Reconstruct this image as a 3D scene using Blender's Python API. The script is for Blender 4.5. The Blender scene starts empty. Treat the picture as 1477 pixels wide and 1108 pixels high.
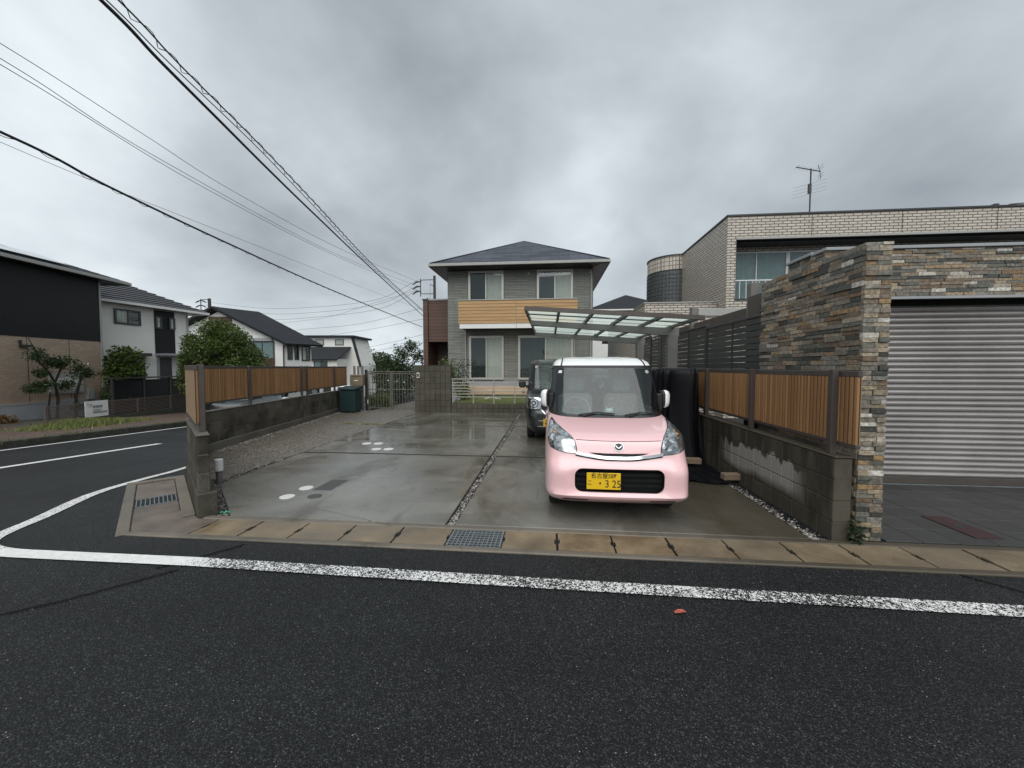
import bpy, bmesh, math, random
from mathutils import Vector, Matrix
random.seed(7)
R = math.radians
sc = bpy.context.scene
COL = sc.collection

# ------------------------------------------------------------------ camera
cam_d = bpy.data.cameras.new('camera'); cam = bpy.data.objects.new('camera', cam_d); COL.objects.link(cam)
cam.location = (0, 0, 1.6)
cam.rotation_euler = (R(90) - math.atan(24.5/555), 0, R(5.5))
cam_d.sensor_width = 36.0; cam_d.lens = 36.0*555/1477
cam_d.clip_start = 0.05; cam_d.clip_end = 3000
sc.camera = cam

# ------------------------------------------------------------------ sky and sun (overcast)
SUN_EL, SUN_AZ = R(48), R(182)          # azimuth clockwise from +Y: light from behind the camera
w = bpy.data.worlds.new('World'); sc.world = w; w.use_nodes = True
nt = w.node_tree; nt.nodes.clear()
def wn(t, **k):
    n = nt.nodes.new(t)
    for a, b in k.items(): setattr(n, a, b)
    return n
sky = wn('ShaderNodeTexSky', sky_type='NISHITA', sun_disc=False, sun_elevation=SUN_EL, sun_rotation=SUN_AZ)
tc = wn('ShaderNodeTexCoord')
sep = wn('ShaderNodeSeparateXYZ'); nt.links.new(tc.outputs['Generated'], sep.inputs[0])
def wmath(op, a, b=None, clamp=False):
    n = wn('ShaderNodeMath', operation=op, use_clamp=clamp)
    for i, x in enumerate((a, b)):
        if x is None: continue
        if isinstance(x, (int, float)): n.inputs[i].default_value = x
        else: nt.links.new(x, n.inputs[i])
    return n.outputs[0]
zz = wmath('ADD', wmath('ABSOLUTE', sep.outputs[2]), 0.42)
cx = wmath('DIVIDE', sep.outputs[0], zz); cy = wmath('DIVIDE', sep.outputs[1], zz)
cmb = wn('ShaderNodeCombineXYZ'); nt.links.new(cx, cmb.inputs[0]); nt.links.new(cy, cmb.inputs[1])
n1 = wn('ShaderNodeTexNoise'); n1.inputs['Scale'].default_value = 1.3; n1.inputs['Detail'].default_value = 6; n1.inputs['Roughness'].default_value = 0.5; n1.inputs['Distortion'].default_value = 0.2
n2 = wn('ShaderNodeTexNoise'); n2.inputs['Scale'].default_value = 0.55; n2.inputs['Detail'].default_value = 3
for n in (n1, n2): nt.links.new(cmb.outputs[0], n.inputs['Vector'])
cl = wmath('ADD', wmath('MULTIPLY', n1.outputs['Fac'], 0.55), wmath('MULTIPLY', n2.outputs['Fac'], 0.45))
ramp = wn('ShaderNodeValToRGB'); nt.links.new(cl, ramp.inputs[0])
e = ramp.color_ramp.elements
e[0].position = 0.36; e[0].color = (0.165, 0.182, 0.208, 1)
e[1].position = 0.62; e[1].color = (0.56, 0.608, 0.635, 1)
m_ = e.new(0.5); m_.color = (0.345, 0.382, 0.408, 1)
# lighter band low over the horizon, as under any cloud deck seen edge-on
hz = wmath('POWER', wmath('SUBTRACT', 1.0, wmath('ABSOLUTE', sep.outputs[2]), True), 7.0)
hm = wn('ShaderNodeMix', data_type='RGBA'); nt.links.new(wmath('MULTIPLY', hz, 0.45), hm.inputs[0]); nt.links.new(ramp.outputs[0], hm.inputs[6]); hm.inputs[7].default_value = (0.46, 0.51, 0.535, 1)
sc10 = wn('ShaderNodeVectorMath', operation='SCALE'); nt.links.new(hm.outputs[2], sc10.inputs[0]); sc10.inputs[3].default_value = 10.0
mx = wn('ShaderNodeMix', data_type='RGBA'); mx.inputs[0].default_value = 0.985
nt.links.new(sky.outputs[0], mx.inputs[6]); nt.links.new(sc10.outputs[0], mx.inputs[7])
bg = wn('ShaderNodeBackground'); bg.inputs[1].default_value = 0.1; nt.links.new(mx.outputs[2], bg.inputs[0])
wo = wn('ShaderNodeOutputWorld'); nt.links.new(bg.outputs[0], wo.inputs[0])

sd = bpy.data.lights.new('sun', 'SUN'); sd.energy = 1.5; sd.angle = R(70); sd.color = (1.0, 0.98, 0.95)
so = bpy.data.objects.new('sun', sd); COL.objects.link(so)
dirv = Vector((math.sin(SUN_AZ)*math.cos(SUN_EL), math.cos(SUN_AZ)*math.cos(SUN_EL), math.sin(SUN_EL)))
so.rotation_euler = dirv.to_track_quat('Z', 'Y').to_euler(); so.location = (0, -10, 30)
sc.view_settings.view_transform = 'Standard'; sc.view_settings.look = 'None'
sc.view_settings.gamma = 1.0; sc.view_settings.use_curve_mapping = False
sc.view_settings.exposure = 0.70
sc.render.engine = 'CYCLES'
sc.cycles.max_bounces = 8; sc.cycles.transparent_max_bounces = 24; sc.cycles.use_denoising = True

# ------------------------------------------------------------------ frames of reference
UL = Vector((-.1675, .9859, 0)); NL = Vector((.9859, .1675, 0))      # the left street: s along UL, n across
def LF(n, s, z=0.0):
    p = NL*n + UL*s; return Vector((p.x, p.y, z))
def zg(X, Y):                                                        # the left street runs downhill
    s = UL.x*X + UL.y*Y; n = NL.x*X + NL.y*Y
    return -.056*max(0.0, min(s, 70.0)-2.0)*min(1.0, max(0.0, (-4.4-n)/2.4))

# ------------------------------------------------------------------ object helpers
BASE = {}
def base(o): return BASE.get(o.name, Vector((0, 0, 0))) if o else Vector((0, 0, 0))
def tag(o, label, cat, group=None):
    o['label'] = label; o['category'] = cat
    if group: o['group'] = group
    return o
def thing(name, label, cat, loc=(0, 0, 0), group=None):
    o = bpy.data.objects.new(name, None); COL.objects.link(o); o.location = loc; o.empty_display_size = .2
    BASE[o.name] = Vector(loc); return tag(o, label, cat, group)
def struct(name, loc=(0, 0, 0)):
    o = bpy.data.objects.new(name, None); COL.objects.link(o); o.location = loc; BASE[o.name] = Vector(loc)
    o['kind'] = 'structure'; return o
def addobj(name, me, parent=None, loc=None, rotz=0.0, scale=None):
    o = bpy.data.objects.new(name, me); COL.objects.link(o)
    b = base(parent)
    if loc is not None: o.location = Vector(loc) - b
    if rotz: o.rotation_euler = (0, 0, rotz)
    if scale: o.scale = scale
    if parent: o.parent = parent
    BASE[o.name] = Vector(loc) if loc is not None else b
    return o

class MB:
    def __init__(s, T=None): s.v = []; s.f = []; s.T = T; s.sm = set()
    def P(s, p):
        if s.T: p = s.T(*p)
        s.v.append(Vector(p)); return len(s.v)-1
    def poly(s, pts): s.f.append([s.P(p) for p in pts])
    def box(s, x0, x1, y0, y1, z0, z1):
        i = [s.P((x, y, z)) for z in (z0, z1) for x, y in ((x0, y0), (x1, y0), (x1, y1), (x0, y1))]
        for q in ((3, 2, 1, 0), (4, 5, 6, 7), (0, 1, 5, 4), (1, 2, 6, 5), (2, 3, 7, 6), (3, 0, 4, 7)): s.f.append([i[k] for k in q])
        return s
    def cbox(s, x0, x1, y0, y1, z0, z1, b=.006):      # box with its twelve edges chamfered
        X = (x0, x1); Y = (y0, y1); Z = (z0, z1); V = {}
        for i in (0, 1):
            for j in (0, 1):
                for k in (0, 1):
                    ix = X[i]+(b if i == 0 else -b); iy = Y[j]+(b if j == 0 else -b); iz = Z[k]+(b if k == 0 else -b)
                    V[i, j, k, 0] = s.P((X[i], iy, iz)); V[i, j, k, 1] = s.P((ix, Y[j], iz)); V[i, j, k, 2] = s.P((ix, iy, Z[k]))
        def F(l): s.f.append([V[q] for q in l])
        F([(0,0,0,0),(0,0,1,0),(0,1,1,0),(0,1,0,0)]); F([(1,0,0,0),(1,1,0,0),(1,1,1,0),(1,0,1,0)])
        F([(0,0,0,1),(1,0,0,1),(1,0,1,1),(0,0,1,1)]); F([(0,1,0,1),(0,1,1,1),(1,1,1,1),(1,1,0,1)])
        F([(0,0,0,2),(0,1,0,2),(1,1,0,2),(1,0,0,2)]); F([(0,0,1,2),(1,0,1,2),(1,1,1,2),(0,1,1,2)])
        for i in (0, 1):
            for j in (0, 1): F([(i,j,0,0),(i,j,1,0),(i,j,1,1),(i,j,0,1)])
            for k in (0, 1): F([(i,0,k,0),(i,1,k,0),(i,1,k,2),(i,0,k,2)])
        for j in (0, 1):
            for k in (0, 1): F([(0,j,k,1),(1,j,k,1),(1,j,k,2),(0,j,k,2)])
        for i in (0, 1):
            for j in (0, 1):
                for k in (0, 1): F([(i,j,k,0),(i,j,k,1),(i,j,k,2)])
        return s
    def tube(s, pts, r, n=6, cap=True):
        pts = [Vector(s.T(*p)) if s.T else Vector(p) for p in pts]; T, s.T = s.T, None
        rs = r if isinstance(r, (list, tuple)) else [r]*len(pts); rings = []; prev = None
        for i, p in enumerate(pts):
            d = (pts[min(i+1, len(pts)-1)] - pts[max(i-1, 0)])
            if d.length < 1e-9: d = Vector((0, 0, 1))
            d.normalize()
            if prev is None: a = d.orthogonal().normalized()
            else: a = (prev - d*prev.dot(d)); a = a.normalized() if a.length > 1e-6 else d.orthogonal().normalized()
            prev = a; b = d.cross(a)
            rings.append([s.P(p + (a*math.cos(2*math.pi*k/n) + b*math.sin(2*math.pi*k/n))*rs[i]) for k in range(n)])
        for A, B in zip(rings, rings[1:]):
            for k in range(n): s.f.append([A[k], A[(k+1) % n], B[(k+1) % n], B[k]])
        if cap: s.f.append(rings[0][::-1]); s.f.append(rings[-1])
        s.T = T; return s
    def cyl(s, c, r, z0, z1, n=24, r1=None):
        r1 = r if r1 is None else r1
        A = [s.P((c[0]+r*math.cos(2*math.pi*k/n), c[1]+r*math.sin(2*math.pi*k/n), z0)) for k in range(n)]
        B = [s.P((c[0]+r1*math.cos(2*math.pi*k/n), c[1]+r1*math.sin(2*math.pi*k/n), z1)) for k in range(n)]
        for k in range(n): s.f.append([A[k], A[(k+1) % n], B[(k+1) % n], B[k]])
        s.f.append(A[::-1]); s.f.append(B); return s
    def prism(s, pts, off):                            # closed outline pushed along off
        off = Vector(off); A = [s.P(p) for p in pts]; B = [s.P(Vector(p)+off) for p in pts]; n = len(A)
        for k in range(n): s.f.append([A[k], A[(k+1) % n], B[(k+1) % n], B[k]])
        s.f.append(A[::-1]); s.f.append(B); return s
    def grid(s, fn, us, vs, close_u=False):
        g = [[s.P(fn(u, v)) for u in us] for v in vs]; nu = len(us)
        for a, b in zip(g, g[1:]):
            for k in range(nu if close_u else nu-1):
                s.f.append([a[k], a[(k+1) % nu], b[(k+1) % nu], b[k]])
        return g
    def mesh(s, name, m, off=Vector((0, 0, 0)), smooth=False, fix=True):
        me = bpy.data.meshes.new(name); me.from_pydata([tuple(v-off) for v in s.v], [], s.f)
        if fix:
            bm = bmesh.new(); bm.from_mesh(me); bmesh.ops.recalc_face_normals(bm, faces=bm.faces); bm.to_mesh(me); bm.free()
        if m is not None: me.materials.append(m)
        if smooth:
            me.shade_smooth()
        return me
    def build(s, name, m, parent=None, smooth=False, fix=True, kind=None, bevel=None):
        o = addobj(name, s.mesh(name, m, base(parent), smooth, fix), parent)
        if kind: o['kind'] = kind
        if smooth == 'auto' or bevel:
            if bevel:
                md = o.modifiers.new('bevel', 'BEVEL'); md.width = bevel; md.segments = 2; md.limit_method = 'ANGLE'
        return o
def smooth_angle(o, deg=35):
    me = o.data
    bm = bmesh.new(); bm.from_mesh(me)
    for e_ in bm.edges: e_.smooth = e_.calc_face_angle(3.2) < R(deg)
    for f_ in bm.faces: f_.smooth = True
    bm.to_mesh(me); bm.free(); return o
def boxo(name, m, parent, *a, T=None, b=None):
    mb = MB(T)
    mb.cbox(*a, b=b) if b else mb.box(*a)
    return mb.build(name, m, parent)

# ------------------------------------------------------------------ materials
class NT:
    def __init__(s, name):
        s.m = bpy.data.materials.new(name); s.m.use_nodes = True; s.t = s.m.node_tree
        s.b = s.t.nodes['Principled BSDF']; s.out = s.t.nodes['Material Output']
    def n(s, t, **k):
        x = s.t.nodes.new(t)
        for a, b in k.items(): setattr(x, a, b)
        return x
    def put(s, sock, v):
        if isinstance(v, bpy.types.NodeSocket): s.t.links.new(v, sock)
        elif isinstance(v, (tuple, list)) and len(v) == 3 and sock.type == 'RGBA': sock.default_value = (*v, 1)
        else: sock.default_value = v
    def math(s, op, a, b=0.0, clamp=False):
        x = s.n('ShaderNodeMath', operation=op, use_clamp=clamp); s.put(x.inputs[0], a); s.put(x.inputs[1], b); return x.outputs[0]
    def vmath(s, op, a, b=None):
        x = s.n('ShaderNodeVectorMath', operation=op); s.put(x.inputs[0], a)
        if b is not None: s.put(x.inputs[1], b)
        return x.outputs['Value'] if op == 'DOT_PRODUCT' else x.outputs[0]
    def mix(s, f, a, b, blend='MIX'):
        x = s.n('ShaderNodeMix', data_type='RGBA', blend_type=blend); s.put(x.inputs[0], f); s.put(x.inputs[6], a); s.put(x.inputs[7], b); return x.outputs[2]
    def ramp(s, f, *st):
        x = s.n('ShaderNodeValToRGB'); s.put(x.inputs[0], f); el = x.color_ramp.elements
        while len(el) < len(st): el.new(.5)
        for q, (p, c) in zip(el, st):
            q.position = p; q.color = (*c, 1) if isinstance(c, (tuple, list)) else (c, c, c, 1)
        return x.outputs[0]
    def pos(s): return s.n('ShaderNodeNewGeometry').outputs['Position']
    def objc(s): return s.n('ShaderNodeTexCoord').outputs['Object']
    def noise(s, v, scale, detail=4, rough=.55, dist=0.0):
        x = s.n('ShaderNodeTexNoise'); s.put(x.inputs['Vector'], v); x.inputs['Scale'].default_value = scale
        x.inputs['Detail'].default_value = detail; x.inputs['Roughness'].default_value = rough; x.inputs['Distortion'].default_value = dist
        return x.outputs['Fac']
    def voro(s, v, scale, feature='F1', out='Distance', rnd=1.0):
        x = s.n('ShaderNodeTexVoronoi', feature=feature); s.put(x.inputs['Vector'], v); x.inputs['Scale'].default_value = scale
        x.inputs['Randomness'].default_value = rnd; return x.outputs[out]
    def scalev(s, v, k):
        x = s.n('ShaderNodeVectorMath', operation='MULTIPLY'); s.put(x.inputs[0], v); x.inputs[1].default_value = k; return x.outputs[0]
    def bump(s, h, strength=.3, dist=.01, prev=None):
        x = s.n('ShaderNodeBump'); s.put(x.inputs['Height'], h); x.inputs['Strength'].default_value = strength; x.inputs['Distance'].default_value = dist
        if prev: s.put(x.inputs['Normal'], prev)
        return x.outputs[0]
    def rnd(s):                                        # one random number per piece, alone or joined
        a = s.n('ShaderNodeObjectInfo').outputs['Random']; b = s.n('ShaderNodeNewGeometry').outputs['Random Per Island']
        return s.math('FRACT', s.math('ADD', a, b))
    def wallv(s):                                      # (along the wall, up) for any upright wall
        g = s.n('ShaderNodeNewGeometry'); t = s.n('ShaderNodeVectorMath', operation='CROSS_PRODUCT'); s.put(t.inputs[0], g.outputs['True Normal']); t.inputs[1].default_value = (0, 0, 1)
        u = s.vmath('DOT_PRODUCT', t.outputs[0], g.outputs['Position']); sp = s.n('ShaderNodeSeparateXYZ'); s.put(sp.inputs[0], g.outputs['Position'])
        c = s.n('ShaderNodeCombineXYZ'); s.put(c.inputs[0], u); s.put(c.inputs[1], sp.outputs[2]); return c.outputs[0]
    def set(s, **k):
        for a, v in k.items():
            s.put(s.b.inputs[{'col': 'Base Color', 'rough': 'Roughness', 'metal': 'Metallic', 'normal': 'Normal', 'coat': 'Coat Weight', 'spec': 'Specular IOR Level', 'trans': 'Transmission Weight', 'coatr': 'Coat Roughness', 'alpha': 'Alpha', 'sheen': 'Sheen Weight'}[a]], v)
        return s.m

def plain(name, col, rough=.6, metal=0.0, var=.12, scale=6.0, bump=.0, bscale=60, coat=0.0, spec=.5):
    t = NT(name); p = t.pos()
    f = t.noise(p, scale, 5)
    lo = tuple(c*(1-var) for c in col); hi = tuple(min(1, c*(1+var)) for c in col)
    k = dict(col=t.ramp(f, (.3, lo), (.7, hi)), rough=t.math('ADD', rough-.06, t.math('MULTIPLY', t.noise(p, scale*2.3, 3), .12)), metal=metal, coat=coat, spec=spec)
    if bump: k['normal'] = t.bump(t.noise(p, bscale, 4), bump, .004)
    return t.set(**k)
def brickmat(name, bw, bh, c1, c2, mortar, ms=.008, rough=.6, bump=.6, off=.5, dirt=.15, flatv=None, var2=None):
    t = NT(name); v = t.wallv(); b = t.n('ShaderNodeTexBrick'); t.put(b.inputs['Vector'], v)
    b.offset = off; b.inputs['Scale'].default_value = 1.0
    b.inputs['Brick Width'].default_value = bw; b.inputs['Row Height'].default_value = bh; b.inputs['Mortar Size'].default_value = ms; b.inputs['Mortar Smooth'].default_value = .15
    t.put(b.inputs['Color1'], c1); t.put(b.inputs['Color2'], c2); t.put(b.inputs['Mortar'], mortar)
    f = t.noise(t.pos(), .9, 5, .6); g = t.noise(v, 30, 3)
    c = t.mix(t.math('MULTIPLY', f, dirt*2), b.outputs['Color'], tuple(x*.45 for x in c1), 'MIX')
    h = t.math('ADD', t.math('SUBTRACT', 1.0, b.outputs['Fac']), t.math('MULTIPLY', g, .35))
    return t.set(col=c, rough=rough, normal=t.bump(h, bump, .012))

# asphalt: wet, dark, with pale stone chips
def mk_asphalt(worn=False):
    t = NT('worn_line_paint' if worn else 'asphalt'); p = t.pos()
    big = t.noise(p, .55, 5, .6); mid = t.noise(p, 9, 4); chip = t.voro(p, 135, out='Color'); chipd = t.voro(p, 135)
    sp = t.n('ShaderNodeSeparateColor'); t.put(sp.inputs[0], chip)
    c = t.ramp(sp.outputs[0], (0, (.0125, .0145, .016)), (.40, (.024, .027, .029)), (.68, (.041, .0455, .0485)), (.86, (.062, .067, .069)), (.95, (.092, .097, .098)), (1, (.15, .152, .15)))
    c = t.mix(t.ramp(chipd, (.30, 0.0), (.60, .85)), c, (.007, .0075, .008))
    c = t.mix(.65, c, t.ramp(t.math('ADD', t.math('MULTIPLY', mid, .35), t.math('MULTIPLY', big, .65)), (.32, .35), (.66, 1.0)), 'MULTIPLY')
    trk = t.noise(t.scalev(p, (.16, 1.3, 1)), .8, 3, .55); c = t.mix(.5, c, t.ramp(trk, (.4, .62), (.62, 1.0)), 'MULTIPLY')
    spk2 = t.math('MULTIPLY', t.math('GREATER_THAN', sp.outputs[2], .9985), t.math('LESS_THAN', chipd, .38))
    c = t.mix(spk2, c, (.34, .32, .27))
    h = t.math('ADD', t.math('SUBTRACT', 1.0, chipd), t.math('MULTIPLY', t.noise(p, 260, 3), .6))
    wet = t.ramp(t.noise(p, .35, 5, .6), (.4, .40), (.65, .60))
    if not worn: return t.set(col=c, rough=wet, normal=t.bump(h, .75, .006), spec=.22)
    sx = t.n('ShaderNodeSeparateXYZ'); t.put(sx.inputs[0], p)
    wear = t.ramp(sx.outputs[0], (0.0, 0.0), (1.0, 1.0))
    wr = t.n('ShaderNodeMapRange'); t.put(wr.inputs[0], sx.outputs[0]); wr.inputs[1].default_value = -3.1; wr.inputs[2].default_value = -2.6; wr.inputs[3].default_value = .27; wr.inputs[4].default_value = .485
    xl = t.n('ShaderNodeMapRange'); t.put(xl.inputs[0], sx.outputs[0]); xl.inputs[1].default_value = -4.35; xl.inputs[2].default_value = -4.95; xl.inputs[3].default_value = 0.0; xl.inputs[4].default_value = .13
    patch = t.math('MULTIPLY', t.math('SUBTRACT', t.noise(p, 1.7, 3), .45), .32)
    n_ = t.math('ADD', t.math('MULTIPLY', t.noise(p, 60, 3, .6), .7), t.math('MULTIPLY', t.math('SUBTRACT', 1.0, chipd), .3))
    keep = t.math('GREATER_THAN', n_, t.math('ADD', t.math('ADD', wr.outputs[0], xl.outputs[0]), patch))
    white = t.ramp(t.noise(p, 20, 4), (.3, (.66, .66, .64)), (.7, (.82, .82, .80)))
    return t.set(col=t.mix(keep, c, white), rough=t.math('ADD', .45, t.math('MULTIPLY', keep, .1)), normal=t.bump(t.math('ADD', h, keep), .6, .005))
M_ASPH = mk_asphalt(); M_WORN = mk_asphalt(True)
M_SEAM = plain('bitumen_seam', (.008, .008, .008), .85, spec=.1)
M_PAINT = plain('road_paint', (.74, .74, .72), .5, scale=25, var=.1, bump=.3)
def mk_concrete(name, lo, hi, r0, r1, wet=True, stain=(.06, .05, .035)):
    t = NT(name); p = t.pos()
    a = t.noise(p, .7, 6, .6, .6); b = t.noise(t.scalev(p, (1.2, .45, 1)), 1.3, 4, .6, .3); f = t.noise(p, 55, 4)
    c = t.ramp(t.math('ADD', t.math('MULTIPLY', a, .7), t.math('MULTIPLY', f, .3)), (.35, lo), (.65, hi))
    ck = t.math('MULTIPLY', t.math('LESS_THAN', t.voro(t.vmath('ADD', p, t.scalev(t.n('ShaderNodeTexNoise').outputs['Color'], (.0, .0, .0))), .42, 'DISTANCE_TO_EDGE'), .0022), t.math('GREATER_THAN', t.noise(p, .8, 2), .53)); c = t.mix(t.math('MULTIPLY', ck, .6), c, (.03, .027, .02))
    sm = t.ramp(b, (.52, 0.0), (.66, .8)); c = t.mix(sm, c, stain)
    wetm = t.ramp(t.noise(t.scalev(p, (.55, 1.3, 1)), .9, 3, .5, .4), (.42, r0), (.60, r1))
    if wet:
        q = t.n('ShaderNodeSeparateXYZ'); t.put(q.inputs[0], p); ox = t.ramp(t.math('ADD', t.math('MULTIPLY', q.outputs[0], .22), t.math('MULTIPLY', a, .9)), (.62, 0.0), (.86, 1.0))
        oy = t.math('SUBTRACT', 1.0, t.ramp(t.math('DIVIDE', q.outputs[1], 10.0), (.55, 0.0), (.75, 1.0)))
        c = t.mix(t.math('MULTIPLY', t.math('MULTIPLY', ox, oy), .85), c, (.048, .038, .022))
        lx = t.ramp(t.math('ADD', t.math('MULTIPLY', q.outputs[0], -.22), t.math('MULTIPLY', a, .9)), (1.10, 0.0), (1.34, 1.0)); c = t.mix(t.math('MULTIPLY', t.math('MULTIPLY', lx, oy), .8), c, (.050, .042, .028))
        sp = t.n('ShaderNodeSeparateXYZ'); t.put(sp.inputs[0], p); back = t.ramp(t.math('DIVIDE', sp.outputs[1], 13.0), (.45, 0.0), (.72, 1.0))
        pud = t.math('ADD', t.noise(t.scalev(p, (.6, 1.1, 1)), 1.0, 4, .55, .5), t.math('MULTIPLY', back, .13)); wm = t.ramp(pud, (.44, 0.0), (.70, 1.0))
        c = t.mix(t.math('MULTIPLY', wm, .55), c, (.05, .045, .034)); wetm = t.mix(wm, (r1, r1, r1), (r0, r0, r0))
        return t.set(col=c, rough=wetm, normal=t.bump(t.math('MULTIPLY', f, t.math('SUBTRACT', 1.0, wm)), .2, .004), spec=.5)
    return t.set(col=c, rough=r1, normal=t.bump(f, .12, .004), spec=.4)
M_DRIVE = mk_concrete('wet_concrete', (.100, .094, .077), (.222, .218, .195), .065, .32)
M_EDGE = mk_concrete('kerb_concrete', (.10, .088, .07), (.19, .165, .13), .4, .6)
def mk_lid():
    t = NT('drain_lid_concrete'); p = t.pos(); r = t.n('ShaderNodeObjectInfo').outputs['Random']
    a = t.noise(p, 2.6, 5, .6); f = t.noise(p, 90, 3)
    c = t.ramp(t.math('ADD', t.math('MULTIPLY', a, .65), t.math('MULTIPLY', f, .35)), (.35, (.09, .062, .033)), (.65, (.27, .205, .125)))
    c = t.mix(t.math('MULTIPLY', r, .45), c, (.125, .11, .09))
    return t.set(col=c, rough=t.ramp(a, (.4, .3), (.7, .6)), normal=t.bump(f, .2, .004))
M_LID = mk_lid()
M_LIDGREY = plain('worn_drain_concrete', (.125, .10, .08), .55, var=.4, scale=3.2, bump=.3, bscale=80)
def mk_aggr():
    t = NT('washed_pebble_paving'); p = t.pos(); d = t.voro(p, 38); c = t.voro(p, 38, out='Color'); sp = t.n('ShaderNodeSeparateColor'); t.put(sp.inputs[0], c)
    col = t.ramp(sp.outputs[0], (0, (.08, .066, .052)), (.45, (.21, .18, .145)), (.8, (.33, .29, .24)), (1, (.55, .51, .45)))
    col = t.mix(t.ramp(d, (.35, 0.0), (.62, .9)), col, (.055, .048, .04))
    col = t.mix(t.math('MULTIPLY', t.noise(p, 1.1, 4), .5), col, (.09, .078, .062))
    return t.set(col=col, rough=.42, normal=t.bump(t.math('SUBTRACT', 1, d), .8, .01))
M_AGGR = mk_aggr()
def mk_piece(name, stops, rough=.6, grain=40, gamt=.35, bump=.4, dirt=None, metal=0.0, dscale=1.2, spec=.5, stretch=(1, 1, 1)):
    t = NT(name); p = t.pos(); r = t.rnd(); x = t.n('ShaderNodeValToRGB'); t.put(x.inputs[0], r); x.color_ramp.interpolation = 'LINEAR'
    el = x.color_ramp.elements
    while len(el) < len(stops): el.new(.5)
    for q, (ps, c) in zip(el, stops): q.position = ps; q.color = (*c, 1)
    pv = t.scalev(p, stretch)
    off = t.n('ShaderNodeVectorMath', operation='ADD'); t.put(off.inputs[0], pv); cb = t.n('ShaderNodeCombineXYZ'); t.put(cb.inputs[0], t.math('MULTIPLY', r, 37)); t.put(off.inputs[1], cb.outputs[0])
    f = t.noise(off.outputs[0], grain, 5, .6)
    c = t.mix(gamt, x.outputs[0], t.ramp(f, (.3, .12), (.7, 1.0)), 'MULTIPLY')
    if dirt:
        dm = t.ramp(t.noise(p, dscale, 5, .62), (.42, 0.0), (.66, dirt[1])); c = t.mix(dm, c, dirt[0])
    return t.set(col=c, rough=rough, metal=metal, normal=t.bump(f, bump, .006), spec=spec)
M_STONE = mk_piece('stacked_slate', [(0, (.055, .055, .045)), (.10, (.10, .105, .088)), (.22, (.205, .195, .16)), (.34, (.30, .25, .19)), (.44, (.18, .12, .07)), (.52, (.37, .34, .285)), (.60, (.20, .195, .175)), (.68, (.36, .28, .18)), (.77, (.50, .43, .33)), (.84, (.38, .25, .12)), (.90, (.23, .145, .08)), (.95, (.60, .55, .46)), (1, (.78, .75, .68))], .5, 30, .8, 1.0)
M_BLOCK = mk_piece('grey_block', [(0, (.085, .077, .060)), (.5, (.115, .105, .083)), (1, (.148, .136, .110))], .75, 60, .55, .6, ((.018, .017, .010), .85), dscale=2.0, spec=.25)
def mk_blockstain():
    t = NT('efflorescent_block'); p = t.pos(); r = t.rnd(); sp = t.n('ShaderNodeSeparateXYZ'); t.put(sp.inputs[0], p)
    f = t.noise(p, 80, 4); c = t.ramp(r, (0, (.058, .050, .035)), (1, (.088, .078, .058)))
    c = t.mix(.5, c, t.ramp(f, (.3, .3), (.7, 1.0)), 'MULTIPLY')
    # pale dry bloom low on the near blocks, with a ragged dripping upper edge
    drip = t.noise(t.scalev(p, (1, 5, .8)), 1.6, 4, .6); edge = t.math('ADD', .36, t.math('MULTIPLY', drip, .42))
    lo = t.math('ADD', .12, t.math('MULTIPLY', t.noise(p, 2.2, 3), .14))
    yy = t.math('MULTIPLY', t.ramp(t.math('DIVIDE', t.math('SUBTRACT', sp.outputs[1], 3.9), 3), (.07, 0.0), (.17, 1.0)), t.ramp(t.math('DIVIDE', t.math('SUBTRACT', sp.outputs[1], 3.9), 3), (.6, 1.0), (.74, 0.0)))
    k = t.math('MULTIPLY', t.ramp(t.math('SUBTRACT', edge, sp.outputs[2]), (.0, 0.0), (.03, 1.0)), t.ramp(t.math('SUBTRACT', sp.outputs[2], lo), (.0, 0.0), (.1, 1.0)))
    k = t.math('MULTIPLY', t.math('MULTIPLY', k, yy), t.math('ADD', .62, t.math('MULTIPLY', t.noise(t.scalev(p, (1, 6, 1)), 3, 3), .7)))
    c = t.mix(t.math('MINIMUM', k, .9), c, (.30, .295, .27))
    moss = t.ramp(t.math('ADD', t.noise(t.scalev(p, (1, 2.2, .7)), 2.1, 5, .6), t.math('MULTIPLY', t.math('SUBTRACT', sp.outputs[2], .4), .22)), (.46, 0.0), (.62, .85)); c = t.mix(t.math('MULTIPLY', moss, t.math('SUBTRACT', 1, k)), c, (.020, .017, .009))
    return t.set(col=c, rough=.72, normal=t.bump(f, .4, .005))
M_BLOCK2 = mk_blockstain()
M_PIERBLOCK = mk_piece('pier_block', [(0, (.082, .075, .058)), (1, (.105, .097, .077))], .7, 60, .4, .5, ((.035, .033, .02), .5), dscale=1.2, spec=.25)
M_JOINT = plain('dark_mortar', (.03, .027, .02), .9)
M_COPING = mk_concrete('coping_mortar', (.075, .07, .058), (.14, .13, .11), .5, .7)
M_SLAT = mk_piece('brown_woodgrain_slat', [(0, (.245, .125, .050)), (.5, (.32, .168, .070)), (1, (.40, .22, .098))], .5, 14, .3, .1, stretch=(1, 1, .12))
M_SLATBACK = plain('dark_groove_panel', (.035, .019, .010), .7)
M_SLATB = mk_piece('plain_tan_panel', [(0, (.27, .18, .105)), (1, (.29, .195, .115))], .6, 10, .15, .1)
M_BRONZE = plain('bronze_aluminium', (.085, .072, .064), .45, .35, .1)
M_SCREEN = plain('taupe_screen', (.14, .115, .10), .5, .2, .1)
M_DKSLAT = mk_piece('dark_grey_slat', [(0, (.042, .046, .043)), (1, (.055, .06, .056))], .5, 10, .15, .05)
M_GATE = plain('taupe_aluminium', (.13, .12, .105), .45, .2, .08)
M_RAIL = plain('pale_rail_aluminium', (.34, .32, .29), .45, .2, .06)
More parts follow.
